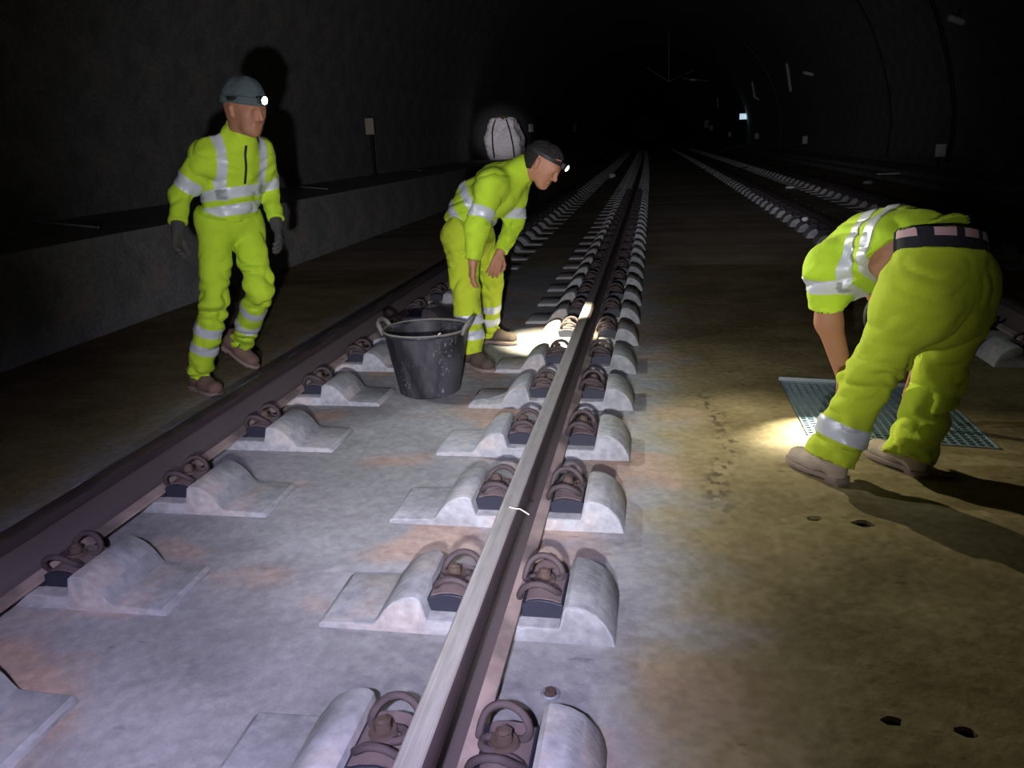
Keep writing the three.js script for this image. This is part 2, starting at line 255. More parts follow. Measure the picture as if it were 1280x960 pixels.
const [plateGeoM, clipGeoM, clipFarGeoM, screwGeoM, dustGeoM] = [plateGeo, clipGeo, clipFarGeo, screwGeo, dustGeo].map(mirrorX);
const blockMats = [0, 1, 2, 3].map(i => { const m = M.block.clone(); m.map = concTex.clone(); m.map.offset.set(rnd(), rnd()); m.map.repeat.set(1.1, 1.1); m.map.needsUpdate = true; m.color.multiplyScalar(0.92 + 0.05 * i); return m; });
function sleeper(cx, z, label, group, level) {
  const t = thing('sleeper', label, 'sleeper', V(cx + bend(z), 0, z), group);
  for (const s of [1, -1]) {
    const b = part('sleeper_block', level < 2 ? blockGeo : blockFarGeo, blockMats[Math.floor(rnd() * 4)], t);
    b.position.x = s * AX; if (s < 0) b.rotation.y = Math.PI;
    if (level < 3) {
      part('rail_pad', padGeo, M.plate, b);
      for (const q of [0, 1]) {
        part('guide_plate', q ? plateGeoM : plateGeo, M.plate, b);
        part('spring_clip', level === 0 ? (q ? clipGeoM : clipGeo) : (q ? clipFarGeoM : clipFarGeo), M.rust, b);
        if (level === 0) part('caked_dust', q ? dustGeoM : dustGeo, M.dust, b);
        if (level < 2) part('screw_head', q ? screwGeoM : screwGeo, M.screw, b);
      }
    }
  }
  return t;
}
const rowZ = k => -1.205 - 0.135 - 0.65 * k;
const nearLabels = ['pale concrete twin-block sleeper next to the rusty anchor bolt, away from the bucket', 'pale concrete twin-block sleeper next to the rusty anchor bolt, on the bucket\'s side', 'pale concrete twin-block sleeper beside the straw lying on the rail', 'pale concrete twin-block sleeper between the straw on the rail and the bucket', 'pale concrete twin-block sleeper right beside the dusty bucket', 'concrete twin-block sleeper by the bent worker\'s nearest boot', 'concrete twin-block sleeper between the bent worker\'s two boots', 'concrete twin-block sleeper brightly lit by the bent worker\'s headlamp'];
for (let k = 0; k < 48; k++) sleeper(0, rowZ(k), nearLabels[k] || 'dusty twin-block sleeper past the headlamp\'s bright pool on the worked track', k < 8 ? 'pale sleepers of the worked track' : 'dusty sleepers of the worked track', k < 8 ? 0 : k < 16 ? 1 : k < 28 ? 2 : 3);
for (let k = 2; k < 46; k++) sleeper(T2, rowZ(k) - 0.2, 'dusty twin-block sleeper of the second track, beyond the drain grating', 'sleepers of the second track', k < 10 ? 1 : k < 26 ? 2 : 3);
{
  const inst = new THREE.InstancedMesh(blockFarGeo, blockMats[1], 4 * 60); inst.name = 'far_sleepers'; let n = 0; const m = new THREE.Matrix4();
  for (let k = 48; k < 108; k++) for (const c of [0, T2]) for (const s of [1, -1]) { const z = rowZ(k); m.makeRotationY(s < 0 ? Math.PI : 0); m.setPosition(c + s * AX + bend(z), 0, z); inst.setMatrixAt(n++, m); }
  shadows(inst); tag(inst, 'rows of dusty sleeper blocks vanishing down the tunnel', 'sleepers', null, 'stuff'); scene.add(inst);
}

// ------------------------------------------------------------------ soft-body modelling: distance fields meshed with surface nets
const cap = (a, b, ra, rb = ra, side = null, w = 1) => ({ a, d: b.clone().sub(a), l2: Math.max(1e-9, b.distanceToSquared(a)), ra, rb, side, w });
function capD(c, x, y, z) {
  let px = x - c.a.x, py = y - c.a.y, pz = z - c.a.z; const d = c.d;
  const t = clamp((px * d.x + py * d.y + pz * d.z) / c.l2); px -= d.x * t; py -= d.y * t; pz -= d.z * t;
  if (c.side) { const s = (px * c.side.x + py * c.side.y + pz * c.side.z) * (1 - 1 / c.w); px -= c.side.x * s; py -= c.side.y * s; pz -= c.side.z * s; }
  return Math.sqrt(px * px + py * py + pz * pz) - (c.ra + (c.rb - c.ra) * t);
}
const smin = (a, b, k) => { const h = Math.max(k - Math.abs(a - b), 0) / k; return Math.min(a, b) - h * h * k * 0.25; };
const union = (caps, k) => (x, y, z) => { let d = 1e3; for (const c of caps) d = smin(d, capD(c, x, y, z), k); return d; };
function bounds(caps, pad = 0.05) { const lo = V(9e9, 9e9, 9e9), hi = V(-9e9, -9e9, -9e9); for (const c of caps) { const r = Math.max(c.ra, c.rb) * Math.max(1, c.w) + pad; for (const p of [c.a, c.a.clone().add(c.d)]) { lo.min(p.clone().subScalar(r)); hi.max(p.clone().addScalar(r)); } } return [lo, hi]; }
function nets(f, [lo, hi], h) {
  const nx = Math.ceil((hi.x - lo.x) / h) + 1, ny = Math.ceil((hi.y - lo.y) / h) + 1, nz = Math.ceil((hi.z - lo.z) / h) + 1;
  const F = new Float32Array(nx * ny * nz), I = (i, j, k) => i + nx * (j + ny * k);
  for (let k = 0; k < nz; k++) for (let j = 0; j < ny; j++) for (let i = 0; i < nx; i++) F[I(i, j, k)] = f(lo.x + i * h, lo.y + j * h, lo.z + k * h);
  const id = new Int32Array(nx * ny * nz).fill(-1), pos = [], idx = [];
  const E = [[0, 1], [2, 3], [4, 5], [6, 7], [0, 2], [1, 3], [4, 6], [5, 7], [0, 4], [1, 5], [2, 6], [3, 7]];
  const v = new Float32Array(8);
  for (let k = 0; k < nz - 1; k++) for (let j = 0; j < ny - 1; j++) for (let i = 0; i < nx - 1; i++) {
    let m = 0; for (let c = 0; c < 8; c++) { v[c] = F[I(i + (c & 1), j + (c >> 1 & 1), k + (c >> 2))]; if (v[c] < 0) m |= 1 << c; }
    if (m === 0 || m === 255) continue;
    let x = 0, y = 0, z = 0, n = 0;
    for (const [a, b] of E) if ((v[a] < 0) !== (v[b] < 0)) { const t = v[a] / (v[a] - v[b]); x += mix(a & 1, b & 1, t); y += mix(a >> 1 & 1, b >> 1 & 1, t); z += mix(a >> 2, b >> 2, t); n++; }
    id[I(i, j, k)] = pos.length / 3; pos.push(lo.x + (i + x / n) * h, lo.y + (j + y / n) * h, lo.z + (k + z / n) * h);
  }
  const quad = (a, b, c, d, flip) => { if (a < 0 || b < 0 || c < 0 || d < 0) return; flip ? idx.push(a, c, b, a, d, c) : idx.push(a, b, c, a, c, d); };
  for (let k = 1; k < nz - 1; k++) for (let j = 1; j < ny - 1; j++) for (let i = 1; i < nx - 1; i++) {
    const s = F[I(i, j, k)] < 0;
    if (s !== F[I(i + 1, j, k)] < 0) quad(id[I(i, j - 1, k - 1)], id[I(i, j, k - 1)], id[I(i, j, k)], id[I(i, j - 1, k)], !s);
    if (s !== F[I(i, j + 1, k)] < 0) quad(id[I(i - 1, j, k - 1)], id[I(i - 1, j, k)], id[I(i, j, k)], id[I(i, j, k - 1)], !s);
    if (s !== F[I(i, j, k + 1)] < 0) quad(id[I(i - 1, j - 1, k)], id[I(i, j - 1, k)], id[I(i, j, k)], id[I(i - 1, j, k)], !s);
  }
  const nor = new Float32Array(pos.length), uv = new Float32Array(pos.length / 3 * 2), e = h * 0.35;
  for (let i = 0; i < pos.length; i += 3) {
    const [x, y, z] = [pos[i], pos[i + 1], pos[i + 2]]; let gx = f(x + e, y, z) - f(x - e, y, z), gy = f(x, y + e, z) - f(x, y - e, z), gz = f(x, y, z + e) - f(x, y, z - e); const l = Math.hypot(gx, gy, gz) || 1;
    nor[i] = gx / l; nor[i + 1] = gy / l; nor[i + 2] = gz / l; uv[i / 3 * 2] = x + 0.6 * z; uv[i / 3 * 2 + 1] = y + 0.3 * z;
  }
  const g = new THREE.BufferGeometry(); g.setAttribute('position', new THREE.Float32BufferAttribute(pos, 3)); g.setAttribute('normal', new THREE.BufferAttribute(nor, 3)); g.setAttribute('uv', new THREE.BufferAttribute(uv, 2)); g.setIndex(idx);
  return g;
}
// a strip of tape sewn onto a garment: the garment's own surface between planes, lifted and edged
function tape(geo, planes, keep, lift = 0.005) {
  const P = geo.attributes.position, N = geo.attributes.normal, ix = geo.index.array, pos = [], nor = [];
  const get = i => ({ p: V(P.getX(i), P.getY(i), P.getZ(i)), n: V(N.getX(i), N.getY(i), N.getZ(i)), e: -1 });
  const put = (q, up) => { const w = q.p.clone().addScaledVector(q.n, up); pos.push(w.x, w.y, w.z); nor.push(q.n.x, q.n.y, q.n.z); };
  for (let t = 0; t < ix.length; t += 3) {
    let poly = [get(ix[t]), get(ix[t + 1]), get(ix[t + 2])];
    if (keep && !poly.every(q => keep(q.p, q.n))) continue;
    planes.forEach(([o, n], pi) => {        // keep (p - o) . n >= 0
      const out = [];
      for (let i = 0; i < poly.length; i++) {
        const a = poly[i], b = poly[(i + 1) % poly.length], da = a.p.clone().sub(o).dot(n), db = b.p.clone().sub(o).dot(n);
        if (da >= 0) out.push(a);
        if ((da >= 0) !== (db >= 0)) { const s = da / (da - db); out.push({ p: a.p.clone().lerp(b.p, s), n: a.n.clone().lerp(b.n, s).normalize(), e: pi }); }
      }
      poly = out;
    });
    if (poly.length < 3) continue;
    for (let i = 1; i < poly.length - 1; i++) { put(poly[0], lift); put(poly[i], lift); put(poly[i + 1], lift); }
    for (let i = 0; i < poly.length; i++) { const a = poly[i], b = poly[(i + 1) % poly.length]; if (a.e >= 0 && b.e >= 0) { put(a, lift); put(a, -0.001); put(b, lift); put(b, lift); put(a, -0.001); put(b, -0.001); } }
  }
  const g = new THREE.BufferGeometry(); g.setAttribute('position', new THREE.Float32BufferAttribute(pos, 3)); g.setAttribute('normal', new THREE.Float32BufferAttribute(nor, 3));
  g.setAttribute('uv', new THREE.Float32BufferAttribute(new Float32Array(pos.length / 3 * 2), 2)); return g;
}
const ringPlanes = (o, axis, w) => [[o.clone().addScaledVector(axis, -w / 2), axis.clone()], [o.clone().addScaledVector(axis, w / 2), axis.clone().negate()]];
// cloth folds, stronger in the listed places (joints, cuffs)
function folds(amp, places, s) {
  return (x, y, z) => {
    let a = amp * 0.5; for (const [p, r, k] of places) { const d2 = (x - p.x) ** 2 + (y - p.y) ** 2 + (z - p.z) ** 2; a += amp * k * Math.exp(-d2 / (r * r)); }
    const w = noise(x * 5 + s, y * 5, z * 5) * 3;
    const r1 = 1 - Math.abs(2 * noise(x * 9 + s + w, y * 17 + w, z * 9) - 1), r2 = noise(x * 22 + s, y * 30, z * 22);
    return a * (r1 * 1.5 - 0.8 + 0.5 * (r2 - 0.5));
  };
}
// hand: palm and five fingers on a wrist, curl in radians per joint
function handCaps(W, D, N, thumbSign, curl, grow = 0, spread = 0.16) {
  D = D.clone().normalize(); N = N.clone().addScaledVector(D, -N.dot(D)).normalize(); const S = D.clone().cross(N).multiplyScalar(thumbSign); // thumb side
  const out = [cap(W.clone().addScaledVector(D, -0.015), W.clone().addScaledVector(D, 0.012), 0.027 + grow, 0.026 + grow, S, 1.15)];
  const pt = (d, s, n) => W.clone().addScaledVector(D, d).addScaledVector(S, s).addScaledVector(N, n);
  for (const s of [-0.026, -0.009, 0.009, 0.026]) out.push(cap(pt(0.018, s * 0.72, 0), pt(0.085, s, 0), 0.0155 + grow, 0.0125 + grow));
  const fing = [[0.029, 0.070], [0.0098, 0.080], [-0.0098, 0.074], [-0.0285, 0.058]];
  fing.forEach(([s, L], i) => {
    let p = pt(0.086, s, 0), ang = curl * 0.6, dir; const lens = [0.46, 0.30, 0.24], rad = [0.0098, 0.0090, 0.0082, 0.0072];
    lens.forEach((q, j) => { dir = D.clone().multiplyScalar(Math.cos(ang)).addScaledVector(N, Math.sin(ang)).addScaledVector(S, (1.5 - i) * spread * 0.5).normalize(); const e = p.clone().addScaledVector(dir, L * q); out.push(cap(p, e, rad[j] + grow, rad[j + 1] + grow)); p = e; ang += curl; });
  });
  let p = pt(0.025, 0.026, 0.004); const t1 = pt(0.055, 0.052, 0.014), t2 = pt(0.082, 0.060, 0.022 + 0.01 * curl), t3 = pt(0.106, 0.058, 0.030 + 0.014 * curl);
  out.push(cap(p, t1, 0.015 + grow, 0.0115 + grow), cap(t1, t2, 0.0115 + grow, 0.0100 + grow), cap(t2, t3, 0.0100 + grow, 0.0085 + grow));
  return out;
}
function frame(o, f, u) { f = f.clone().normalize(); const l = u.clone().cross(f).normalize(); const uu = f.clone().cross(l).normalize(); return new THREE.Matrix4().makeBasis(l, uu, f).setPosition(o); }  // local x = left, y = crown, z = face
const loc = (x, y, z, r1, x2, y2, z2, r2, side = null, w = 1) => cap(V(x, y, z), V(x2, y2, z2), r1, r2, side, w);
const SX = V(1, 0, 0);
const skull = (g = 0) => [loc(0, 0.03, -0.030, 0.088 + g, 0, 0.038, 0.015, 0.083 + g, SX, 0.9), loc(0, -0.005, -0.02, 0.078 + g, 0, 0.0, 0.03, 0.072 + g, SX, 0.92)];
function headGeo(neckLocal) {
  const base = [...skull(), loc(0, -0.035, 0.030, 0.058, 0, -0.078, 0.052, 0.040, SX, 1.1), loc(-0.028, -0.075, 0.050, 0.026, 0.028, -0.075, 0.050, 0.026), loc(0, -0.092, 0.072, 0.020, 0, -0.094, 0.074, 0.018),
    loc(-0.040, -0.018, 0.062, 0.024, -0.036, -0.035, 0.06, 0.022), loc(0.040, -0.018, 0.062, 0.024, 0.036, -0.035, 0.06, 0.022), loc(-0.034, 0.022, 0.083, 0.015, 0.034, 0.022, 0.083, 0.015),
    cap(V(0, -0.05, -0.025), neckLocal, 0.058, 0.062)];
  const fine = [loc(0, 0.012, 0.096, 0.0085, 0, -0.026, 0.114, 0.0125), loc(-0.012, -0.032, 0.102, 0.008, 0.012, -0.032, 0.102, 0.008), loc(-0.020, -0.058, 0.091, 0.0075, 0.020, -0.058, 0.091, 0.0075), loc(-0.017, -0.068, 0.091, 0.0075, 0.017, -0.068, 0.091, 0.0075),
    loc(-0.081, 0.012, -0.014, 0.012, -0.077, -0.026, -0.006, 0.008), loc(0.081, 0.012, -0.014, 0.012, 0.077, -0.026, -0.006, 0.008), loc(-0.031, 0.002, 0.076, 0.0135, -0.030, 0.002, 0.076, 0.0135), loc(0.031, 0.002, 0.076, 0.0135, 0.030, 0.002, 0.076, 0.0135)];
  const dig = [loc(-0.033, 0.002, 0.108, 0.017, -0.031, 0.002, 0.108, 0.017), loc(0.033, 0.002, 0.108, 0.017, 0.031, 0.002, 0.108, 0.017)];
  const fb = union(base, 0.03), fd = union(dig, 0.01), ff = union(fine, 0.008);
  const f = (x, y, z) => smin(-smin(-fb(x, y, z), fd(x, y, z), 0.014), ff(x, y, z), 0.014);
  return nets(f, bounds([...base, ...fine], 0.02), 0.0042);
}
function shellGeo(grow, cut, h = 0.0055, bump = 0) { const c = skull(grow), f = union(c, 0.03); return nets((x, y, z) => Math.max(f(x, y, z) - (bump ? bump * (noise(x * 60, y * 60, z * 60) - 0.5) : 0), cut(x, y, z)), bounds(c, 0.03), h); }
function headlamp(parent, color, emit) {     // in head coordinates: strap round the skull, housing and lens on the forehead
  const strap = []; for (let i = 0; i < 28; i++) { const a = i / 28 * Math.PI * 2; strap.push(V(0.0955 * Math.sin(a), 0.055 + 0.012 * Math.cos(a), 0.128 * Math.cos(a) * (Math.cos(a) > 0 ? 0.86 : 1) - 0.008)); }
  const g = new THREE.Group(); g.name = 'headlamp'; parent.add(g); g.userData.label = 'lit headlamp on a dark strap';
  const curve = new THREE.CatmullRomCurve3(strap, true), bandPos = []; const sg = [];
  for (let i = 0; i < 56; i++) { const a = curve.getPoint(i / 56), b = curve.getPoint((i + 1) / 56); const bx = box(0.004, 0.022, a.distanceTo(b) * 1.15); bx.lookAt(b.clone().sub(a)); bx.translate((a.x + b.x) / 2, (a.y + b.y) / 2, (a.z + b.z) / 2); sg.push(bx); }
  part('strap', merge(sg), M.dark, g);
  part('housing', merge([box(0.056, 0.036, 0.024, 0, 0.066, 0.112, 0.007), new THREE.CylinderGeometry(0.021, 0.018, 0.014, 20).rotateX(Math.PI / 2).translate(0, 0.066, 0.128)]), M.dark, g);
  part('lens', new THREE.SphereGeometry(0.0185, 20, 10, 0, Math.PI * 2, 0, Math.PI / 2).scale(1, 0.45, 1).rotateX(Math.PI / 2).translate(0, 0.066, 0.1352), glow(color, emit), g);
  return g;
}
// boot in local coordinates: ankle above the origin, toe towards +z, sole on y = 0
const bootUpper = (() => {
  const c = [loc(0, 0.075, -0.030, 0.042, 0, 0.060, 0.06, 0.042, SX, 0.95), loc(0, 0.050, 0.06, 0.040, 0, 0.044, 0.155, 0.036, SX, 1.2), loc(0, 0.06, -0.045, 0.036, 0, 0.03, -0.05, 0.034), loc(0, 0.09, -0.018, 0.046, 0, 0.17, -0.015, 0.050)];
  const f = union(c, 0.03); return nets((x, y, z) => Math.max(f(x, y, z) + 0.003 * (noise(x * 30, y * 30, z * 30) - 0.5), 0.018 - y, y - 0.145), bounds(c, 0.02), 0.0065);
})();
const bootSole = (() => {
  const s = new THREE.Shape(); s.moveTo(-0.036, -0.075); s.quadraticCurveTo(0, -0.105, 0.036, -0.075); s.lineTo(0.034, 0.0); s.quadraticCurveTo(0.056, 0.08, 0.050, 0.14); s.quadraticCurveTo(0.035, 0.205, 0, 0.207); s.quadraticCurveTo(-0.035, 0.205, -0.050, 0.14); s.quadraticCurveTo(-0.056, 0.08, -0.034, 0.0); s.closePath();
  const a = new THREE.ExtrudeGeometry(s, { depth: 0.012, bevelEnabled: true, bevelSize: 0.003, bevelThickness: 0.003, bevelSegments: 1 }); a.rotateX(Math.PI / 2); a.scale(1, 1, 1); a.translate(0, 0.026, 0);
  const b = box(0.066, 0.016, 0.07, 0, 0.008, -0.05, 0.004), c = box(0.085, 0.012, 0.10, 0, 0.008, 0.115, 0.004); return merge([a, b, c]);
})();
const bootLace = merge([0, 1, 2].map(i => tube([V(-0.026, 0.088 - i * 0.008 + 0.012, 0.03 + i * 0.022), V(0, 0.108 - i * 0.010, 0.036 + i * 0.022), V(0.026, 0.088 - i * 0.008 + 0.012, 0.03 + i * 0.022)], 0.003, 8, 5)));
function boot(parent, p, dir, mat, up = V(0, 1, 0)) { const b = part('boot', bootUpper, mat, parent); b.applyMatrix4(frame(p, dir, up)); part('sole', bootSole, M.sole, b); part('laces', bootLace, M.lace, b); return b; }

// ------------------------------------------------------------------ people
function person(o) {
  // o.J joints; o.fat overall girth
  const J = o.J, g = o.fat ?? 1, lat = J.shL.clone().sub(J.shR).normalize(), latH = J.hipL.clone().sub(J.hipR).normalize();
  const pelvis = J.hipL.clone().add(J.hipR).multiplyScalar(0.5), chest = J.shL.clone().add(J.shR).multiplyScalar(0.5);
  const t = thing('person', o.label, 'person');
  const base = V(pelvis.x, 0, pelvis.z); t.position.copy(base);
  const inv = new THREE.Matrix4().makeTranslation(-base.x, -base.y, -base.z);
  const add = (name, geo, m, parent = t) => { geo.applyMatrix4(inv); return part(name, geo, m, parent); };
  const spine = chest.clone().sub(J.waist).normalize(), arms = [['L', 1], ['R', -1]];
  // --- jacket or shirt
  const torso = [cap(J.waist, J.waist.clone().lerp(chest, 0.75), 0.118 * g, 0.128 * g, lat, 1.26), cap(o.hemC || J.hem, J.waist, 0.125 * g, 0.120 * g, latH, 1.25), cap(J.shR.clone().addScaledVector(spine, -0.02), J.shL.clone().addScaledVector(spine, -0.02), 0.078 * g), cap(chest.clone().addScaledVector(spine, -0.08), J.neck, 0.10 * g, 0.07)];
  if (o.extraTorso) torso.push(...o.extraTorso);
  if (o.collar) torso.push(cap(J.neck, J.neck.clone().addScaledVector(o.neckDir, 0.035), 0.074, 0.068));
  const sleeve = []; const cuffs = [];
  for (const [k] of arms) {
    const S = J['sh' + k], E = J['el' + k], W = J['wr' + k];
    if (o.shortSleeve) { const e = S.clone().lerp(E, o.sleeveLen ?? 0.62), dd = E.clone().sub(S).normalize(); sleeve.push(cap(S, e.clone().addScaledVector(dd, 0.03), 0.078 * g, 0.074 * g)); cuffs.push([e, dd]); }
    else { sleeve.push(cap(S, E, 0.074 * g, 0.060 * g), cap(E, W, 0.060 * g, 0.047)); cuffs.push([W.clone().addScaledVector(W.clone().sub(E).normalize(), -(o.cuff ?? 0.012)), W.clone().sub(E).normalize()]); }
  }
  const fT = union(torso, 0.06), fS = union(sleeve, 0.035);
  const hemN = o.hemN || J.hem.clone().sub(J.waist).normalize();
  const jf = folds(o.fold ?? 0.015, [[J.elL, 0.1, 1], [J.elR, 0.1, 1], [J.waist, 0.16, 0.8], [J.shL, 0.1, 0.5], [J.shR, 0.1, 0.5], [J.hem, 0.12, 0.6]], o.seed);
  const jacketF = (x, y, z) => {
    const hem = (x - J.hem.x) * hemN.x + (y - J.hem.y) * hemN.y + (z - J.hem.z) * hemN.z;
    let a = Math.max(fT(x, y, z) + jf(x, y, z), hem), b = fS(x, y, z) + jf(x, y, z);
    for (const [c, n] of cuffs) { const dx = x - c.x, dy = y - c.y, dz = z - c.z; if (dx * dx + dy * dy + dz * dz < 0.04) b = Math.max(b, dx * n.x + dy * n.y + dz * n.z); }
    return smin(a, b, 0.05);
  };
  const jacket = nets(jacketF, bounds([...torso, ...sleeve], 0.03), 0.011);
  const armD = (p, k) => Math.min(...(o.shortSleeve ? [[0]] : [[0]]).map(() => Math.min(capD(cap(J['sh' + k], J['el' + k], 0), p.x, p.y, p.z), capD(cap(J['el' + k], J['wr' + k], 0), p.x, p.y, p.z))));
  const torD = p => Math.min(capD(cap(J.hem, J.waist, 0.04, 0.04, lat, 1.6), p.x, p.y, p.z), capD(cap(J.waist, chest, 0.04, 0.05, lat, 1.6), p.x, p.y, p.z));
  const isArm = (p, k) => armD(p, k) < torD(p) - 0.0 && armD(p, k) < 0.12, isTorso = p => !isArm(p, 'L') && !isArm(p, 'R');
  const tapes = [];
  for (const b of o.jacketBands || []) tapes.push([b.on === 'torso' ? tape(jacket, ringPlanes(b.p, b.n, b.w ?? 0.055), b.all ? (p => armD(p, 'L') > 0.092) : isTorso) : tape(jacket, ringPlanes(b.p, b.n, b.w ?? 0.055), p => isArm(p, b.on))]);
  for (const b of o.braces || []) tapes.push([tape(jacket, [...ringPlanes(chest.clone().addScaledVector(lat, b), lat, 0.05), [J.waist.clone().addScaledVector(spine, 0.03), spine]], isTorso)]);
  const zipGeo = o.zip ? tape(jacket, [...ringPlanes(chest.clone().addScaledVector(lat, o.zip.off), lat, 0.012), ...ringPlanes(o.zip.p, V(0, 1, 0), o.zip.len)], (p, n) => isTorso(p) && n.dot(o.zip.f) > 0.2, 0.004) : null;
  const jk = add(o.shortSleeve ? 'shirt' : 'jacket', jacket, M.hivis);
  jk.userData.label = o.shortSleeve ? 'short-sleeved fluorescent yellow shirt' : 'fluorescent yellow work jacket';
  for (const [q] of tapes) add('reflective_tape', q, M.strip, jk);
  if (zipGeo) add('zip', zipGeo, M.dark, jk);
  // --- trousers
  const pel = [cap(J.hipR, J.hipL, 0.112 * g, 0.112 * g), cap(pelvis, J.belt, 0.120 * g, 0.120 * g, latH, o.beltW ?? 1.28)];
  if (o.seat) pel.push(...o.seat);
  const legs = [], hems = [];
  for (const [k] of arms) { const H = J['hip' + k], K = J['kn' + k], A = J['an' + k], d = A.clone().sub(K).normalize(); const e = A.clone().addScaledVector(d, o.hemDrop ?? 0.02); const q = (o.legFat ?? 1) * g; legs.push(cap(H, K, 0.100 * g, 0.080 * q), cap(K, e, 0.078 * q, 0.074 * q)); if (o.bunch) legs.push(cap(A.clone().addScaledVector(d, -0.10), e, 0.08 * q, 0.088 * q)); hems.push([e, d]); }
  const fP = union(pel, 0.05), fL = union(legs, 0.025), beltN = o.beltN || spine.clone();
  const tf = folds((o.fold ?? 0.015) * 1.3, [[J.knL, 0.12, 0.9], [J.knR, 0.12, 0.9], [J.anL, 0.12, 1.1], [J.anR, 0.12, 1.1], [pelvis, 0.18, 0.5]], o.seed + 40);
  const trouF = (x, y, z) => {
    const cut = (x - J.belt.x) * beltN.x + (y - J.belt.y) * beltN.y + (z - J.belt.z) * beltN.z, w = tf(x, y, z);
    let b = fL(x, y, z) + w; for (const [c, n] of hems) { const dx = x - c.x, dy = y - c.y, dz = z - c.z; if (dx * dx + dy * dy + dz * dz < 0.06) b = Math.max(b, dx * n.x + dy * n.y + dz * n.z); }
    return smin(Math.max(fP(x, y, z) + w * 0.6, cut), b, o.crotch ?? 0.04);
  };
  const trousers = nets(trouF, bounds([...pel, ...legs], 0.03), 0.011);
  const legD = (p, k) => capD(cap(J['kn' + k], J['an' + k], 0), p.x, p.y, p.z);
  const lt = [];
  for (const b of o.legBands || []) { const K = J['kn' + b.on], A = J['an' + b.on], n = b.n || A.clone().sub(K).normalize(), ot = b.on === 'L' ? 'R' : 'L'; lt.push(tape(trousers, ringPlanes(K.clone().lerp(A, b.t), n, b.w ?? 0.055), p => legD(p, b.on) < legD(p, ot) && legD(p, b.on) < 0.13)); }
  const tr = add('trousers', trousers, o.trouserMat || M.hivis); tr.userData.label = 'fluorescent yellow work trousers';
  for (const q of lt) add('reflective_tape', q, M.strip, tr);
  // --- body: one skin surface with head and hands
  const bf = o.bodyFat ?? 1; const bodyC = [cap(pelvis, J.waist, 0.090 * g * bf, 0.088 * g * bf, latH, 1.22), cap(J.waist, J.waist.clone().lerp(chest, 0.75), 0.088 * g * bf, 0.095 * g, lat, 1.22), cap(J.shR.clone().lerp(chest, 0.15), J.shL.clone().lerp(chest, 0.15), 0.05), cap(chest, J.neck, 0.06, 0.055), cap(J.neck, J.head, 0.054, 0.054)];
  for (const [k] of arms) { const up = o.armR ?? [0.052, 0.044, 0.042, 0.029]; bodyC.push(cap(J['sh' + k], J['el' + k], up[0], up[1]), cap(J['el' + k], J['wr' + k], up[2], up[3]), cap(J['hip' + k], J['kn' + k], 0.075, 0.052), cap(J['kn' + k], J['an' + k], 0.052, 0.04)); }
  if (o.extraBody) bodyC.push(...o.extraBody);
  const body = nets(union(bodyC, 0.03), bounds(bodyC, 0.03), 0.0125);
  const HM = frame(J.head, o.face, o.crown), HI = HM.clone().invert();
  const skin = [body, headGeo(J.neck.clone().applyMatrix4(HI))]; skin[1].applyMatrix4(HM);
  for (const [k, s] of arms) { const h = o['hand' + k]; if (o.gloves) continue; const c = handCaps(J['wr' + k], h.d, h.n, h.s ?? s, h.curl); skin.push(nets(union(c, 0.008), bounds(c, 0.01), 0.0032)); }
  const bm = add('body', merge(skin), o.skin || M.skin); bm.userData.label = 'skin of face, neck and hands';
  if (o.gloves) for (const [k, s] of arms) { const h = o['hand' + k], c = handCaps(J['wr' + k], h.d, h.n, h.s ?? s, h.curl, 0.003); c.push(cap(J['wr' + k].clone().addScaledVector(h.d, -0.03), J['wr' + k], 0.034, 0.032)); const gl = add('glove', nets(union(c, 0.009), bounds(c, 0.01), 0.0034), M.glove); gl.userData.label = 'dark work glove'; }
  // --- what is on the head
  const hg = new THREE.Group(); hg.name = 'head_wear'; t.add(hg); hg.applyMatrix4(HM.clone().premultiply(inv));
  for (const s of [-1, 1]) part('eye', new THREE.SphereGeometry(0.0125, 12, 8).translate(s * 0.0315, 0.002, 0.0795), M.white, hg);
  if (o.beanie) part('beanie', mergeGeometries([shellGeo(0.014, (x, y, z) => 0.035 - y + 0.12 * Math.min(0, z), 0.0055, 0.004), shellGeo(0.019, (x, y, z) => Math.max(0.030 - y + 0.12 * Math.min(0, z), y - 0.062 - 0.12 * Math.min(0, z)), 0.0055, 0.004)]), M.beanie, hg).scale.set(1, 1.22, 1);
  else part('hair', shellGeo(0.012, (x, y, z) => Math.min(0.045 - y + Math.max(0, z) * 0.5, z + 0.028 + Math.max(0, -0.05 - y) * 2), 0.005, 0.008), M.hair, hg);
  if (o.lamp) headlamp(hg, o.lamp.color, o.lamp.emit);
  // --- boots
  for (const [k] of arms) { const f = o['foot' + k]; boot(t, f.p.clone().sub(base), f.d, o.bootMat || M.boot, f.u); }
  // --- lamp light, just in front of the lens
  if (o.lamp) { const p = V(0, 0.066, 0.148).applyMatrix4(HM); o.lamp.lights(p, HM); }
  return { t, add, jacket: jk, trousers: tr, HM, trouGeo: trousers, latH, pelvis, spine };
}
const rel = (p, d, s = 1) => p.clone().addScaledVector(d, s);
const warm = new THREE.Color(1.0, 0.93, 0.66), cool = new THREE.Color(0.94, 0.98, 1.0);

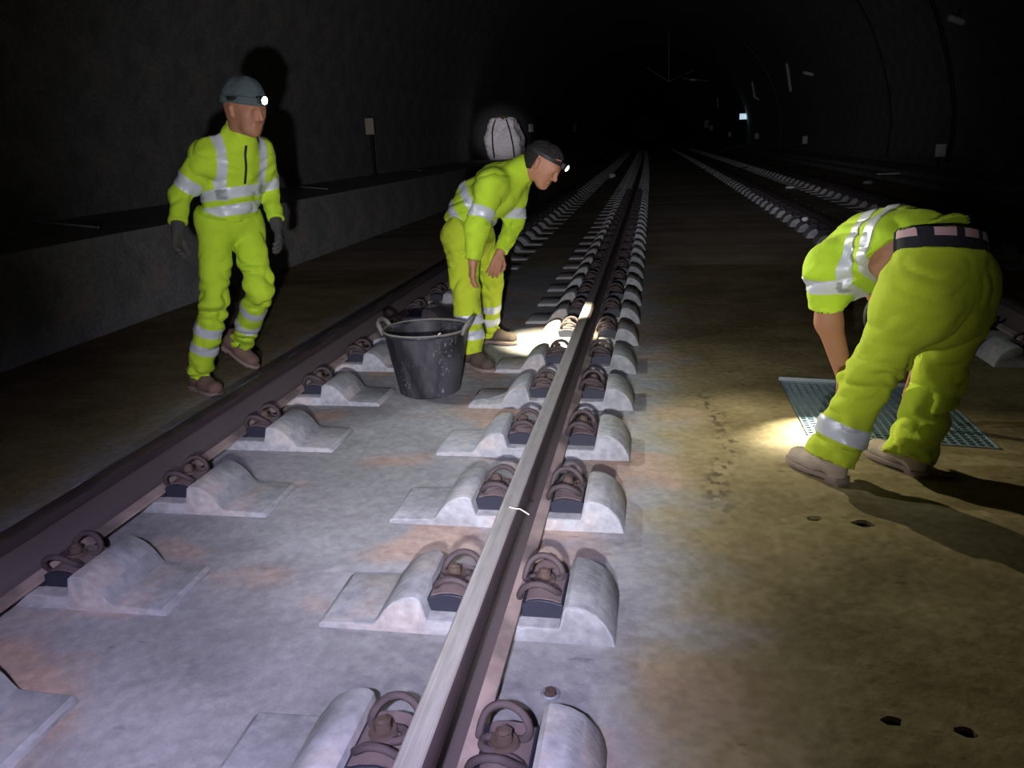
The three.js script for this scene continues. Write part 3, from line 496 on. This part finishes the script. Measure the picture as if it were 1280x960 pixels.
// worker walking beside the left rail
{
  const J = { shR: at(259, 192, -3.90), shL: at(324, 188, -4.14), elR: at(225, 243, -3.86), wrR: at(222, 287, -3.76), elL: at(337, 240, -4.24), wrL: at(346, 282, -4.14), hipR: at(269, 274, -4.01), hipL: at(304, 277, -4.17), knR: at(268, 375, -3.97), anR: at(249, 466, -4.02), knL: at(326, 360, -4.06), anL: at(304, 424, -4.30), waist: at(289, 245, -4.07), hem: at(286, 276, -4.08), belt: at(287, 262, -4.08), neck: at(299, 172, -3.99), head: at(306, 138, -3.93) };
  const F = V(0.93, -0.20, 0.34).normalize(), sp = V(0.06, 1, 0.06).normalize();
  const dirR = J.wrR.clone().sub(J.elR).normalize(), dirL = J.wrL.clone().sub(J.elL).normalize();
  const fr = V(J.anR.x, 0, J.anR.z);
  const tilt = V(-0.10, 1, 0).normalize();
  person({ label: 'worker in yellow high-visibility suit, beanie and headlamp, striding beside the rail', J, seed: 3, neckDir: V(0.2, 1, 0.1).normalize(), collar: true, face: F, crown: V(0.15, 1, 0.05), beanie: true, gloves: true, cuff: 0.035, zip: { off: 0.0, p: at(314, 206, -3.9), len: 0.19, f: V(0.7, 0, 0.7) }, skin: M.skinTan, crotch: 0.03,
    handR: { d: dirR, n: V(0.9, 0, -0.2), curl: 0.45 }, handL: { d: dirL, n: V(-0.8, 0, 0.3), curl: 0.45 },
    footR: { p: fr, d: V(0.86, 0, 0.5) }, footL: { p: rel(J.anL, V(-0.10, -0.098, -0.02)), d: V(0.84, -0.42, 0.25), u: V(0.45, 1, 0) },
    jacketBands: [{ on: 'torso', p: at(290, 241, -4.07), n: tilt }, { on: 'torso', p: at(288, 262, -4.08), n: tilt }, { on: 'R', p: J.shR.clone().lerp(J.elR, 0.72), n: J.elR.clone().sub(J.shR).normalize(), w: 0.07 }, { on: 'L', p: J.shL.clone().lerp(J.elL, 0.75), n: J.elL.clone().sub(J.shL).normalize() }],
    braces: [0.115, -0.115], legBands: [{ on: 'R', t: 0.38 }, { on: 'R', t: 0.62 }, { on: 'L', t: 0.36 }, { on: 'L', t: 0.66 }],
    hemN: V(0, -1, 0), lamp: { color: cool, emit: 26, lights: (p) => spot(p, p.clone().add(V(0.86, -0.30, 0.34)), cool, 9, 62, 1.0, 0.8) } });
}
// worker bent forward between the rails
{
  const J = { shR: at(616, 230, -4.66), shL: at(646, 222, -4.98), elR: at(597, 284, -4.54), wrR: at(591, 327, -4.52), elL: at(642, 278, -4.96), wrL: at(625, 317, -4.82), hipR: at(577, 297, -4.72), hipL: at(594, 293, -4.98), knR: at(582, 362, -4.58), anR: at(589, 436, -4.57), knL: at(613, 352, -5.04), anL: at(609, 414, -5.16), waist: at(596, 257, -4.84), hem: at(579, 284, -4.85), belt: at(588, 272, -4.85), neck: at(652, 213, -4.82), head: at(678, 206, -4.80) };
  const F = V(0.80, -0.58, 0.16).normalize(), ax = J.neck.clone().sub(J.waist).normalize();
  person({ label: 'worker in yellow high-visibility suit bent forward behind the bucket, hands on knees, headlamp lit', J, seed: 11, neckDir: V(0.7, 0.6, 0).normalize(), collar: true, face: F, crown: V(0.55, 0.8, 0), skin: M.skin, fat: 1.13, trouserMat: M.hivisDull, bootMat: M.bootDark, crotch: 0.03,
    handR: { d: V(-0.12, -1, 0.05).normalize(), n: V(0.75, 0, -0.4), curl: 0.35 }, handL: { d: V(-0.35, -0.9, 0.1).normalize(), n: V(-0.4, 0, -0.9), curl: 0.3 },
    footR: { p: V(J.anR.x + 0.01, 0, J.anR.z), d: V(0.72, 0, 0.70) }, footL: { p: V(J.anL.x + 0.02, 0, J.anL.z), d: V(0.98, 0, 0.2) },
    jacketBands: [{ on: 'torso', p: at(600, 254, -4.84), n: ax }, { on: 'torso', p: at(585, 276, -4.85), n: ax }, { on: 'R', p: J.shR.clone().lerp(J.elR, 0.72), n: J.elR.clone().sub(J.shR).normalize(), w: 0.065 }, { on: 'L', p: J.shL.clone().lerp(J.elL, 0.78), n: J.elL.clone().sub(J.shL).normalize(), w: 0.065 }],
    legBands: [{ on: 'R', t: 0.48 }, { on: 'R', t: 0.74 }, { on: 'L', t: 0.45 }, { on: 'L', t: 0.72 }],
    lamp: { color: warm, emit: 14, lights: (p) => { spot(p, onY(692, 420, 0.05), warm, 62, 19, 1.0, 0.6); spot(p, V(2.45, 0, -2.45), warm, 13, 31, 1.0, 0.6); } } });
}
// worker folded over the drain grating, back to the camera
{
  const J = { shL: at(1034, 334, -3.36), shR: at(1112, 290, -3.64), elL: at(1036, 402, -3.40), wrL: at(1056, 472, -3.42), elR: at(1156, 385, -3.78), wrR: at(1148, 462, -3.74), hipL: at(1136, 392, -2.99), hipR: at(1196, 386, -3.14), knL: at(1078, 488, -3.06), knR: at(1168, 484, -3.24), anL: at(1044, 564, -3.03), anR: at(1139, 564, -3.14), waist: at(1130, 306, -3.20), hem: at(1168, 287, -3.12), belt: at(1178, 316, -3.07), neck: at(1076, 326, -3.58), head: at(1114, 394, -3.80) };
  const lat0 = J.hipL.clone().sub(J.hipR).normalize(), bn = V(0.02, 1, -0.30).normalize();
  const band = V(-0.80, 0.10, -0.6).normalize();
  const r = person({ label: 'worker in yellow shirt and trousers folded over the drain grating, back turned', J, seed: 23, fold: 0.019, shortSleeve: true, sleeveLen: 0.72, neckDir: V(0, -1, -0.3).normalize(), face: V(-0.25, -0.85, 0.45), crown: V(-0.3, -0.55, -0.75), skin: M.skinTan, fat: 1.12, legFat: 1.10, bunch: true, beltW: 1.5, bodyFat: 1.22, trouserMat: M.hivisDull, bootMat: M.bootPale, armR: [0.058, 0.053, 0.052, 0.034], hemDrop: 0.035, crotch: 0.03,
    handL: { d: V(0.1, -1, -0.05).normalize(), n: V(0.4, 0, -0.9), curl: 0.4 }, handR: { d: V(-0.1, -1, 0).normalize(), n: V(-0.3, 0, 0.9), curl: 0.4 },
    footL: { p: V(J.anL.x - 0.02, 0, J.anL.z - 0.01), d: V(-0.58, 0, -0.82) }, footR: { p: V(J.anR.x - 0.01, 0, J.anR.z), d: V(-0.52, 0, -0.85) },
    beltN: bn, hemN: V(0.34, -0.74, 0.58).normalize(), seat: [cap(J.hipL.clone().add(V(0.02, 0.08, 0.0)), J.hipR.clone().add(V(0.0, 0.08, 0.0)), 0.135, 0.135)],
    hemC: at(1184, 316, -3.12), extraTorso: [cap(at(1072, 340, -3.42), at(1108, 345, -3.30), 0.10, 0.11), cap(at(1068, 352, -3.36), at(1084, 382, -3.24), 0.075, 0.06)], extraBody: [cap(J.waist, at(1188, 322, -3.12), 0.112, 0.112, lat0, 1.35)],
    jacketBands: [{ on: 'torso', all: true, p: at(1092, 300, -3.42), n: band, w: 0.05 }, { on: 'torso', all: true, p: at(1114, 296, -3.32), n: band, w: 0.044 }, { on: 'L', p: J.shL.clone().lerp(J.elL, 0.22), n: J.elL.clone().sub(J.shL).normalize(), w: 0.06 }],
    legBands: [{ on: 'L', t: 0.66, w: 0.066 }],
    lamp: { color: warm, emit: 14, lights: (p) => spot(p, onY(1030, 538), new THREE.Color(1, 0.96, 0.8), 23, 26, 1.0, 0.6) } });
  // underwear showing between shirt and trousers
  const c = [cap(J.hipR.clone().lerp(J.hipL, 0.1), J.hipL.clone().lerp(J.hipR, 0.1), 0.10), cap(J.belt.clone().add(V(0, -0.06, 0)), J.belt.clone().add(V(-0.01, 0.09, -0.03)), 0.130, 0.124, lat0, 1.45)];
  const f = union(c, 0.05), top = J.belt.clone().addScaledVector(bn, 0.072);
  const ug = nets((x, y, z) => Math.max(f(x, y, z), (x - top.x) * bn.x + (y - top.y) * bn.y + (z - top.z) * bn.z), bounds(c, 0.03), 0.009);
  const patches = [-0.2, -0.1, 0, 0.1, 0.2].map(s => tape(ug, [...ringPlanes(J.belt.clone().addScaledVector(lat0, s), lat0, 0.066), ...ringPlanes(J.belt.clone().addScaledVector(bn, 0.054), bn, 0.030)], (p, n) => n.z > 0.05 || n.x > 0.3, 0.002));
  const u = r.add('underwear', ug, M.navy); u.userData.label = 'dark underwear waistband with pink blocks';
  for (const q of patches) r.add('waistband_block', q, M.pink, u);
}


// ------------------------------------------------------------------ bucket between the rails
{
  const c = onY(538, 488); c.y = 0;
  const t = thing('rubber_bucket', 'black rubber builder\'s bucket with two loop handles, dusty, beside the bent worker\'s boot', 'bucket', c);
  const H = 0.358, rb = 0.168, rt = 0.228;
  const prof = [[0, 0], [rb - 0.012, 0], [rb, 0.008], [mix(rb, rt, 0.5), H * 0.5], [rt - 0.004, H - 0.02], [rt + 0.005, H - 0.012], [rt + 0.005, H], [rt - 0.006, H], [rt - 0.012, H - 0.02], [mix(rb, rt, 0.5) - 0.010, H * 0.5], [rb - 0.012, 0.014], [0, 0.012]].map(p => new THREE.Vector2(...p));
  const g = new THREE.LatheGeometry(prof, 64); const P = g.attributes.position;
  for (let i = 0; i < P.count; i++) { const y = P.getY(i) / H, a = Math.atan2(P.getZ(i), P.getX(i)); const s = 1 + 0.02 * y * Math.cos(2 * a); P.setX(i, P.getX(i) * s); P.setZ(i, P.getZ(i) * (2 - s)); }
  g.computeVertexNormals();
  part('bucket_wall', g, M.rubber, t);
  part('rim', new THREE.TorusGeometry(rt + 0.001, 0.007, 8, 64).rotateX(Math.PI / 2).scale(1.02, 1, 0.98).translate(0, H, 0), M.rubberRim, t);
  for (const s of [-1, 1]) {
    const h = part('handle', tube([V(s * (rt - 0.01), H - 0.02, 0.075), V(s * (rt + 0.015), H + 0.025, 0.066), V(s * (rt + 0.03), H + 0.042, 0.03), V(s * (rt + 0.03), H + 0.044, -0.03), V(s * (rt + 0.015), H + 0.025, -0.066), V(s * (rt - 0.01), H - 0.02, -0.075)], 0.0125, 32, 8), M.rubberRim, t);
  }
  const fill = new THREE.CylinderGeometry(rt - 0.035, rt - 0.045, 0.03, 40, 1); fill.translate(0, H - 0.11, 0);
  part('rubble_fill', fill, M.spoil, t);
  for (let i = 0; i < 26; i++) { const a = rr(0, 6.28), r = Math.sqrt(rnd()) * (rt - 0.06), g2 = new THREE.DodecahedronGeometry(rr(0.012, 0.03), 0); g2.scale(1, 0.7, 1.2); g2.rotateY(a * 3); part('rubble_lump', g2.translate(r * Math.cos(a), H - 0.09, r * Math.sin(a)), M.spoil, t); }
  const st = thing('stick', 'thin pale stick poking out over the bucket rim', 'stick', V(c.x, H - 0.09, c.z));
  part('stick_shaft', rod(V(0.03, 0, -0.05), V(0.125, 0.10, 0.195), 0.004, 7), M.straw, st);
  part('stick_end', rod(V(0.125, 0.10, 0.195), V(0.14, 0.112, 0.215), 0.005, 7, 0.003), M.straw, st);
}
// ------------------------------------------------------------------ drain grating
{
  const t = thing('drain_grating', 'square-mesh metal drain grating set in the slab under the folded-over worker', 'grating', V((GR.x0 + GR.x1) / 2, 0, (GR.z0 + GR.z1) / 2));
  const skew = new THREE.Matrix4().set(1, 0, 0, 0, 0, 1, 0, 0, GR.sh, 0, 1, 0, 0, 0, 0, 1), sk = g => g.applyMatrix4(skew);
  t.position.z += GR.sh * (GR.x1 - GR.x0) / 2;
  const w = GR.x1 - GR.x0 - 0.012, d = GR.z0 - GR.z1 - 0.012, h = 0.032;
  for (const s of [-1, 1]) { part('frame_bar', sk(box(0.008, h, d, s * (w / 2 - 0.004), -h / 2 + 0.002, 0)), M.grate, t); part('frame_bar', sk(box(w, h, 0.008, 0, -h / 2 + 0.002, s * (d / 2 - 0.004))), M.grate, t); }
  const nx = 21, nz = 27, gb = box(0.0095, h - 0.004, d - 0.016, 0, -h / 2, 0), gc = sk(box(w - 0.016, h - 0.012, 0.0095, 0, -h / 2 + 0.003, 0));
  for (let i = 1; i < nx; i++) { const o = part('bearing_bar', gb, M.grate, t); o.position.x = -w / 2 + w * i / nx; o.position.z = GR.sh * o.position.x; }
  for (let i = 1; i < nz; i++) part('cross_bar', gc, M.grate, t).position.z = -d / 2 + d * i / nz;
  const lip = thing('grating_seat', 'pale steel angle edging along the far side of the drain grating', 'edging', V((GR.x0 + GR.x1) / 2, 0, GR.z1 - 0.004 + GR.sh * (GR.x1 - GR.x0) / 2));
  part('angle_upright', sk(box(GR.x1 - GR.x0, 0.03, 0.006, 0, 0.005, 0)), M.steelDull, lip); part('angle_flange', sk(box(GR.x1 - GR.x0, 0.005, 0.03, 0, 0.0025, -0.015)), M.steelDull, lip);
}
// ------------------------------------------------------------------ big bag on the left walkway
{
  const z = -27.2, p = at(632, 193, z); p.y = WL + 0.05;
  const t = thing('bulk_bag', 'large white woven bulk bag on the walkway behind the bent worker', 'bag', p);
  const bh = 1.18, hw = 0.54;
  const f = (x, y, z) => {
    const k = clamp(y / bh), w = mix(0.56, 0.60, Math.sin(k * 2.6)) * mix(1, 0.70, sst(0.45, 1, k)) * mix(0.92, 1, sst(0, 0.12, k));
    x += 0.10 * k - 0.04;
    const ax = Math.abs(x) - w + 0.12, az = Math.abs(z) - w + 0.12, ay = Math.abs(y - bh / 2) - bh / 2 + 0.06;
    const q = Math.hypot(Math.max(ax, 0), Math.max(az, 0), Math.max(ay, 0)) - 0.12 + 0.06 * (ay > 0 ? 1 : 0) * 0;
    return q + 0.10 * (noise(x * 4 + 5, y * 5, z * 4) - 0.5) + 0.05 * (noise(x * 13, y * 16, z * 13) - 0.5);
  };
  const g = nets(f, [V(-0.75, -0.12, -0.75), V(0.75, bh + 0.15, 0.75)], 0.028); g.translate(0, 0.06, 0);
  part('sack', g, M.bag, t);
  for (const [x, zz] of [[-0.36, 0.36], [0.36, 0.36], [-0.36, -0.36], [0.36, -0.36]]) part('lifting_loop', tube([V(x, bh * 0.82, zz * 1.2), V(x * 0.95, bh + 0.06, zz * 0.8), V(x * 0.5, bh + 0.13, zz * 0.4), V(x * 0.2, bh + 0.05, zz * 0.3)], 0.022, 20, 6), M.bag, t);
  part('seam_webbing', tube([V(-0.27, 0.05, 0.60), V(-0.30, 0.5, 0.63), V(-0.29, 0.95, 0.58), V(-0.22, bh + 0.06, 0.40)], 0.026, 24, 6), M.cloth, t);
  part('seam_webbing', tube([V(0.40, 0.06, 0.60), V(0.36, 0.5, 0.63), V(0.26, 0.95, 0.58), V(0.14, bh + 0.07, 0.40)], 0.026, 24, 6), M.cloth, t);
  const sp = []; for (let i = 0; i < 18; i++) { const a = rr(0, 6.28), r = rr(0, 0.26); const d = new THREE.DodecahedronGeometry(rr(0.06, 0.12), 0); d.translate(r * Math.cos(a) * 1.3 - 0.02, bh + 0.11 + rr(-0.03, 0.06), r * Math.sin(a) * 0.8 + 0.10); sp.push(d); }
  part('spoil_heap', merge(sp), M.spoil, t);
}
// ------------------------------------------------------------------ little things on the slab and rails
{
  const st = thing('straw', 'short pale straw lying across the worn rail head', 'straw', V(0.745, RAILY + 0.1735, -2.18));
  const p1 = onY(637, 634, RAILY + 0.174), p2 = onY(650, 637, RAILY + 0.174), p3 = onY(657, 643, RAILY + 0.168);
  st.position.copy(p2); part('straw_stem', tube([p1.clone().sub(p2), V(-0.008, 0.002, 0), V(0, 0.002, 0), p3.clone().sub(p2).add(V(0.01, 0, 0))], 0.0022, 16, 6), M.straw, st);
  const b = onY(688, 868); const t = thing('anchor_bolt', 'rusty bolt head with washer in the slab by the worn rail', 'bolt', V(b.x, 0, b.z));
  part('washer', new THREE.TorusGeometry(0.020, 0.005, 8, 24).rotateX(Math.PI / 2).translate(0, 0.003, 0), M.steelDull, t); part('bolt_head', new THREE.CylinderGeometry(0.015, 0.017, 0.013, 6).translate(0, 0.0065, 0), M.screw, t);
  const lump = (px, py, r, mat, name, label, cat, y = 0, sc = [1, 0.6, 0.8]) => { const p = onY(px, py, y); const g = new THREE.IcosahedronGeometry(r, 2), P = g.attributes.position; for (let i = 0; i < P.count; i++) { const v = V(P.getX(i), P.getY(i), P.getZ(i)); v.multiplyScalar(0.8 + 0.4 * noise(v.x * 1.5 / r + px, v.y * 1.5 / r, v.z * 1.5 / r)); P.setXYZ(i, v.x * sc[0], v.y * sc[1], v.z * sc[2]); } const m = mergeVertices((g.deleteAttribute('normal'), g.deleteAttribute('uv'), g)); m.computeVertexNormals(); m.setAttribute('uv', new THREE.Float32BufferAttribute(new Float32Array(m.attributes.position.count * 2), 2)); m.computeBoundingBox(); m.translate(0, -m.boundingBox.min.y, 0); const o = part(name, m, mat); o.position.copy(p); return tag(o, label, cat); };
  lump(1187, 598, 0.026, M.spoil, 'dirt_clod', 'dark crumb of dirt behind the folded-over worker\'s heel', 'dirt', 0, [1.4, 0.5, 0.8]);
  lump(765, 223, 0.10, M.white, 'concrete_chunk', 'small white chunk lying between the rails far down the worked track', 'chunk', 0, [1.1, 0.8, 0.7]);
  lump(757, 199, 0.10, M.steelDull, 'stone', 'small pale stone outside the rail beyond the white chunk', 'stone', 0, [1, 0.6, 0.7]);
  lump(988, 236, 0.07, M.white, 'paper_scrap', 'small white scrap between the rails of the second track', 'scrap', 0, [1.6, 0.5, 0.7]);
  lump(1084, 231, 0.075, M.steelDull, 'stone', 'pale lump with a light streak on the second track, by the right kerb', 'stone', 0.05, [1.5, 0.7, 0.8]);
  lump(1006, 277, 0.042, M.white, 'paper_scrap', 'bright scrap caught on a clip of the second track', 'scrap', 0.1, [1.2, 0.8, 0.8]);
  lump(931, 225, 0.06, M.steelDull, 'stone', 'tiny pale stone beside the second track\'s near rail', 'stone', 0.08);
  const kb = onY(1110, 218, WR); const sc = part('white_card', box(0.5, 0.03, 0.12, 0, 0.015, 0, 0.008), M.white); sc.position.copy(kb); tag(sc, 'flat white card on the right walkway kerb', 'card');
  // pale conduits lying along the left walkway
  for (const [x0, y0, x1, y1, lab] of [[45, 277, 121, 284, 'long pale conduit lying on the left walkway beside the walking worker'], [345, 231, 408, 236, 'pale conduit on the left walkway between the walking worker and the bent worker'], [503, 211, 526, 213, 'short pale conduit on the left walkway behind the bent worker']]) {
    const a = onY(x0, y0, (WL + 0.05) + 0.012), b2 = onY(x1, y1, (WL + 0.05) + 0.012), m = a.clone().add(b2).multiplyScalar(0.5);
    const o = thing('conduit', lab, 'conduit', V(m.x, WL + 0.05, m.z)); part('conduit_tube', rod(a.clone().sub(o.position), b2.clone().sub(o.position), 0.010, 8), M.white, o); part('conduit_cap', rod(b2.clone().sub(o.position), b2.clone().sub(o.position).addScaledVector(b2.clone().sub(a).normalize(), 0.03), 0.012, 8), M.steelDull, o);
  }
}
// ------------------------------------------------------------------ signs, reflectors and fittings on the tunnel walls
const wallX = (y, s) => TC[0] + s * Math.sqrt(TR * TR - (y - TC[1]) ** 2);
function wallPoint(px, py, side, off = 0.06) { let x = side > 0 ? 8.4 : -4.5, p; for (let i = 0; i < 12; i++) { p = onX(px, py, x); x = wallX(p.y, side) + bend(p.z) - side * off; } return onX(px, py, x); }
function postSign(px, py, w, h, side, label, mat) {
  const p = wallPoint(px, py, side, 0.55); const yb = side > 0 ? WR : WL + 0.05;
  const t = thing('marker_post', label, 'marker post', V(p.x, yb, p.z), 'reflective marker plates along the tunnel');
  const top = p.clone().sub(t.position);
  part('post', rod(V(top.x, 0, top.z), V(top.x, Math.max(0.1, top.y + h / 2), top.z), 0.03, 8), M.dark, t);
  part('plate', box(w, h, 0.02, top.x, Math.max(top.y, h / 2 + 0.02), top.z + 0.045, 0.006), mat, t);
}
postSign(463, 158, 0.17, 0.30, -1, 'cream marker plate on a dark post on the left walkway', M.plateCream);
postSign(664, 160, 0.22, 0.34, -1, 'grey-white marker plate just past the bulk bag', M.white);
postSign(718, 160, 0.25, 0.5, -1, 'small white marker plate far along the left wall', M.white);
postSign(1175, 188, 0.24, 0.30, 1, 'white marker plate on a slanting dark post on the right walkway', M.white);
postSign(1006, 175, 0.22, 0.34, 1, 'white marker plate on the right walkway, first past the slanting post', M.white);
postSign(946, 170, 0.25, 0.36, 1, 'white marker plate on the right walkway, below the lit blue sign', M.white);
postSign(912, 168, 0.26, 0.4, 1, 'dim marker plate on the right walkway, past the lit blue sign', M.white);
postSign(883, 155, 0.5, 0.9, 1, 'tall white plate, upper of a pair far along the right wall', M.white);
postSign(889, 160, 0.4, 0.6, 1, 'white plate, lower of a pair far along the right wall', M.white);
{
  const p = wallPoint(931, 145.5, 1, 0.12); const w = 0.78, h = 0.42;
  const t = thing('lit_sign', 'small lit blue-white escape sign box on the right tunnel wall', 'sign', p);
  part('sign_case', box(w + 0.08, h + 0.08, 0.1, 0, 0, -0.01, 0.01), M.dark, t);
  part('sign_face', box(w, h, 0.012, 0, 0, 0.046), glow(new THREE.Color(0.62, 0.85, 1.0), 0.75), t);
  part('sign_bracket', box(0.3, 0.05, 0.05, 0.5, 0, -0.03), M.dark, t);
  const pl = new THREE.PointLight(new THREE.Color(0.62, 0.85, 1.0), 0.08, 0, 2); pl.position.copy(p).add(V(0, 0, 0.2)); pl.castShadow = true; scene.add(pl);
}
function luminaire(px, py, len, tilt, label) {
  const p = wallPoint(px, py, 1, 0.22); const t = thing('wall_luminaire', label, 'luminaire', p, 'unlit luminaires on the right tunnel wall');
  const g = new THREE.CylinderGeometry(0.075, 0.075, len, 12); part('tube_cover', g, M.white, t); part('end_cap', merge([new THREE.CylinderGeometry(0.08, 0.08, 0.06, 12).translate(0, len / 2, 0), new THREE.CylinderGeometry(0.08, 0.08, 0.06, 12).translate(0, -len / 2, 0)]), M.steelDull, t); part('bracket', box(0.26, 0.05, 0.05, 0.13, 0, 0), M.dark, t);
  t.rotation.z = tilt;
}
luminaire(986, 97, 1.35, 0.2, 'pale upright strip luminaire on the right wall past the cable loop');
luminaire(942, 113, 1.1, 0.25, 'pale strip luminaire on the right wall above the lit blue sign');
luminaire(897, 128, 1.1, 0.1, 'dim strip luminaire on the right wall far past the lit blue sign');
luminaire(1195, 25, 0.42, 1.2, 'short luminaire high on the right wall above the slanting post');
luminaire(1010, 92, 0.45, 1.3, 'short tilted luminaire next to the upright strip luminaire');
luminaire(945, 122, 0.5, 0.9, 'short luminaire right below the strip above the lit blue sign');
// cables down the right wall
for (const [px, lab] of [[976, 'thin pale cable looping down the right wall past the upright luminaire'], [1112, 'thin cable running down the right wall past the slanting post'], [1190, 'thick dark cable running down the right wall behind the slanting post']]) {
  const p = wallPoint(px, 160, 1, 0.05), pts = []; for (let i = 0; i <= 14; i++) { const y = mix(WR + 0.1, 6.2, i / 14), x = wallX(y, 1) + bend(p.z) - 0.05; pts.push(V(x - p.x, y - p.y, 0.10 * Math.sin(i * 0.7))); }
  const t = thing('wall_cable', lab, 'cable', p); part('cable_sheath', tube(pts, px === 1190 ? 0.06 : 0.03, 40, 6), px === 976 ? M.rubberRim : M.dark, t); part('cable_clamp', merge([3, 7, 11].map(i => box(0.1, 0.06, 0.1, pts[i].x, pts[i].y, pts[i].z))), M.dark, t);
}
// overhead conductor support far down the tunnel
{
  const z = -58, p = at(836, 100, z); const t = thing('overhead_support', 'thin overhead line bracket hanging from the far vault', 'bracket', p);
  const q = (x, y) => at(x, y, z).sub(p);
  part('bracket_arm', rod(q(808, 84), q(836, 102), 0.035, 8), M.steelDull, t); part('bracket_arm', rod(q(836, 102), q(868, 87), 0.035, 8), M.steelDull, t);
  part('registration_arm', rod(q(852, 98), q(886, 101), 0.035, 8), M.steelDull, t); part('insulator', rod(q(862, 99.5), q(870, 100), 0.07, 10), M.white, t);
  part('drop_tube', rod(q(836, 102), q(836, 30), 0.045, 8), M.steelDull, t); part('contact_bar', tube([V(0.9, 0.15, 20), V(0.9, 0.15, 0), V(0.8, 0.15, -20)], 0.03, 20, 6), M.steelDull, t);
}
// ------------------------------------------------------------------ added work light behind the camera, out of frame
{
  const t = thing('added_work_light', 'added unseen tripod work light with four lamp heads behind the camera', 'lamp', STAND);
  const s = v => v.clone().sub(STAND);
  part('mast', rod(V(0, 0.3, 0), V(0, 1.5, 0), 0.016, 12), M.dark, t);
  for (let i = 0; i < 3; i++) { const a = i * 2.094 + 0.5; part('leg', rod(V(0, 0.45, 0), V(0.36 * Math.sin(a), 0.01, 0.36 * Math.cos(a)), 0.011, 8), M.dark, t); }
  for (const [pos, aim, col, r] of [[FLOOD, FLOOD_AIM, FLOOD_COLOR, 0.035], [BEAM, BEAM_AIM, BEAM_COLOR, 0.03], [BAG_FILL, BAG_FILL_AIM, BEAM_COLOR, 0.02], [FAR_FILL, FAR_FILL_AIM, BEAM_COLOR, 0.02]]) {
    const d = aim.clone().sub(pos).normalize(), b = s(pos).addScaledVector(d, -0.02), h = part('added_lamp_head', merge([rod(b.clone().addScaledVector(d, -0.1), b, r * 0.8, 20, r * 1.15), rod(b.clone().addScaledVector(d, -0.08), V(0, Math.min(1.48, b.y), 0), 0.01, 8)]), M.dark, t);
    part('lens', rod(b.clone().addScaledVector(d, 0.001), b.clone().addScaledVector(d, 0.006), r, 20), glow(col, 4), h);
  }
}
renderer.render(scene, camera);
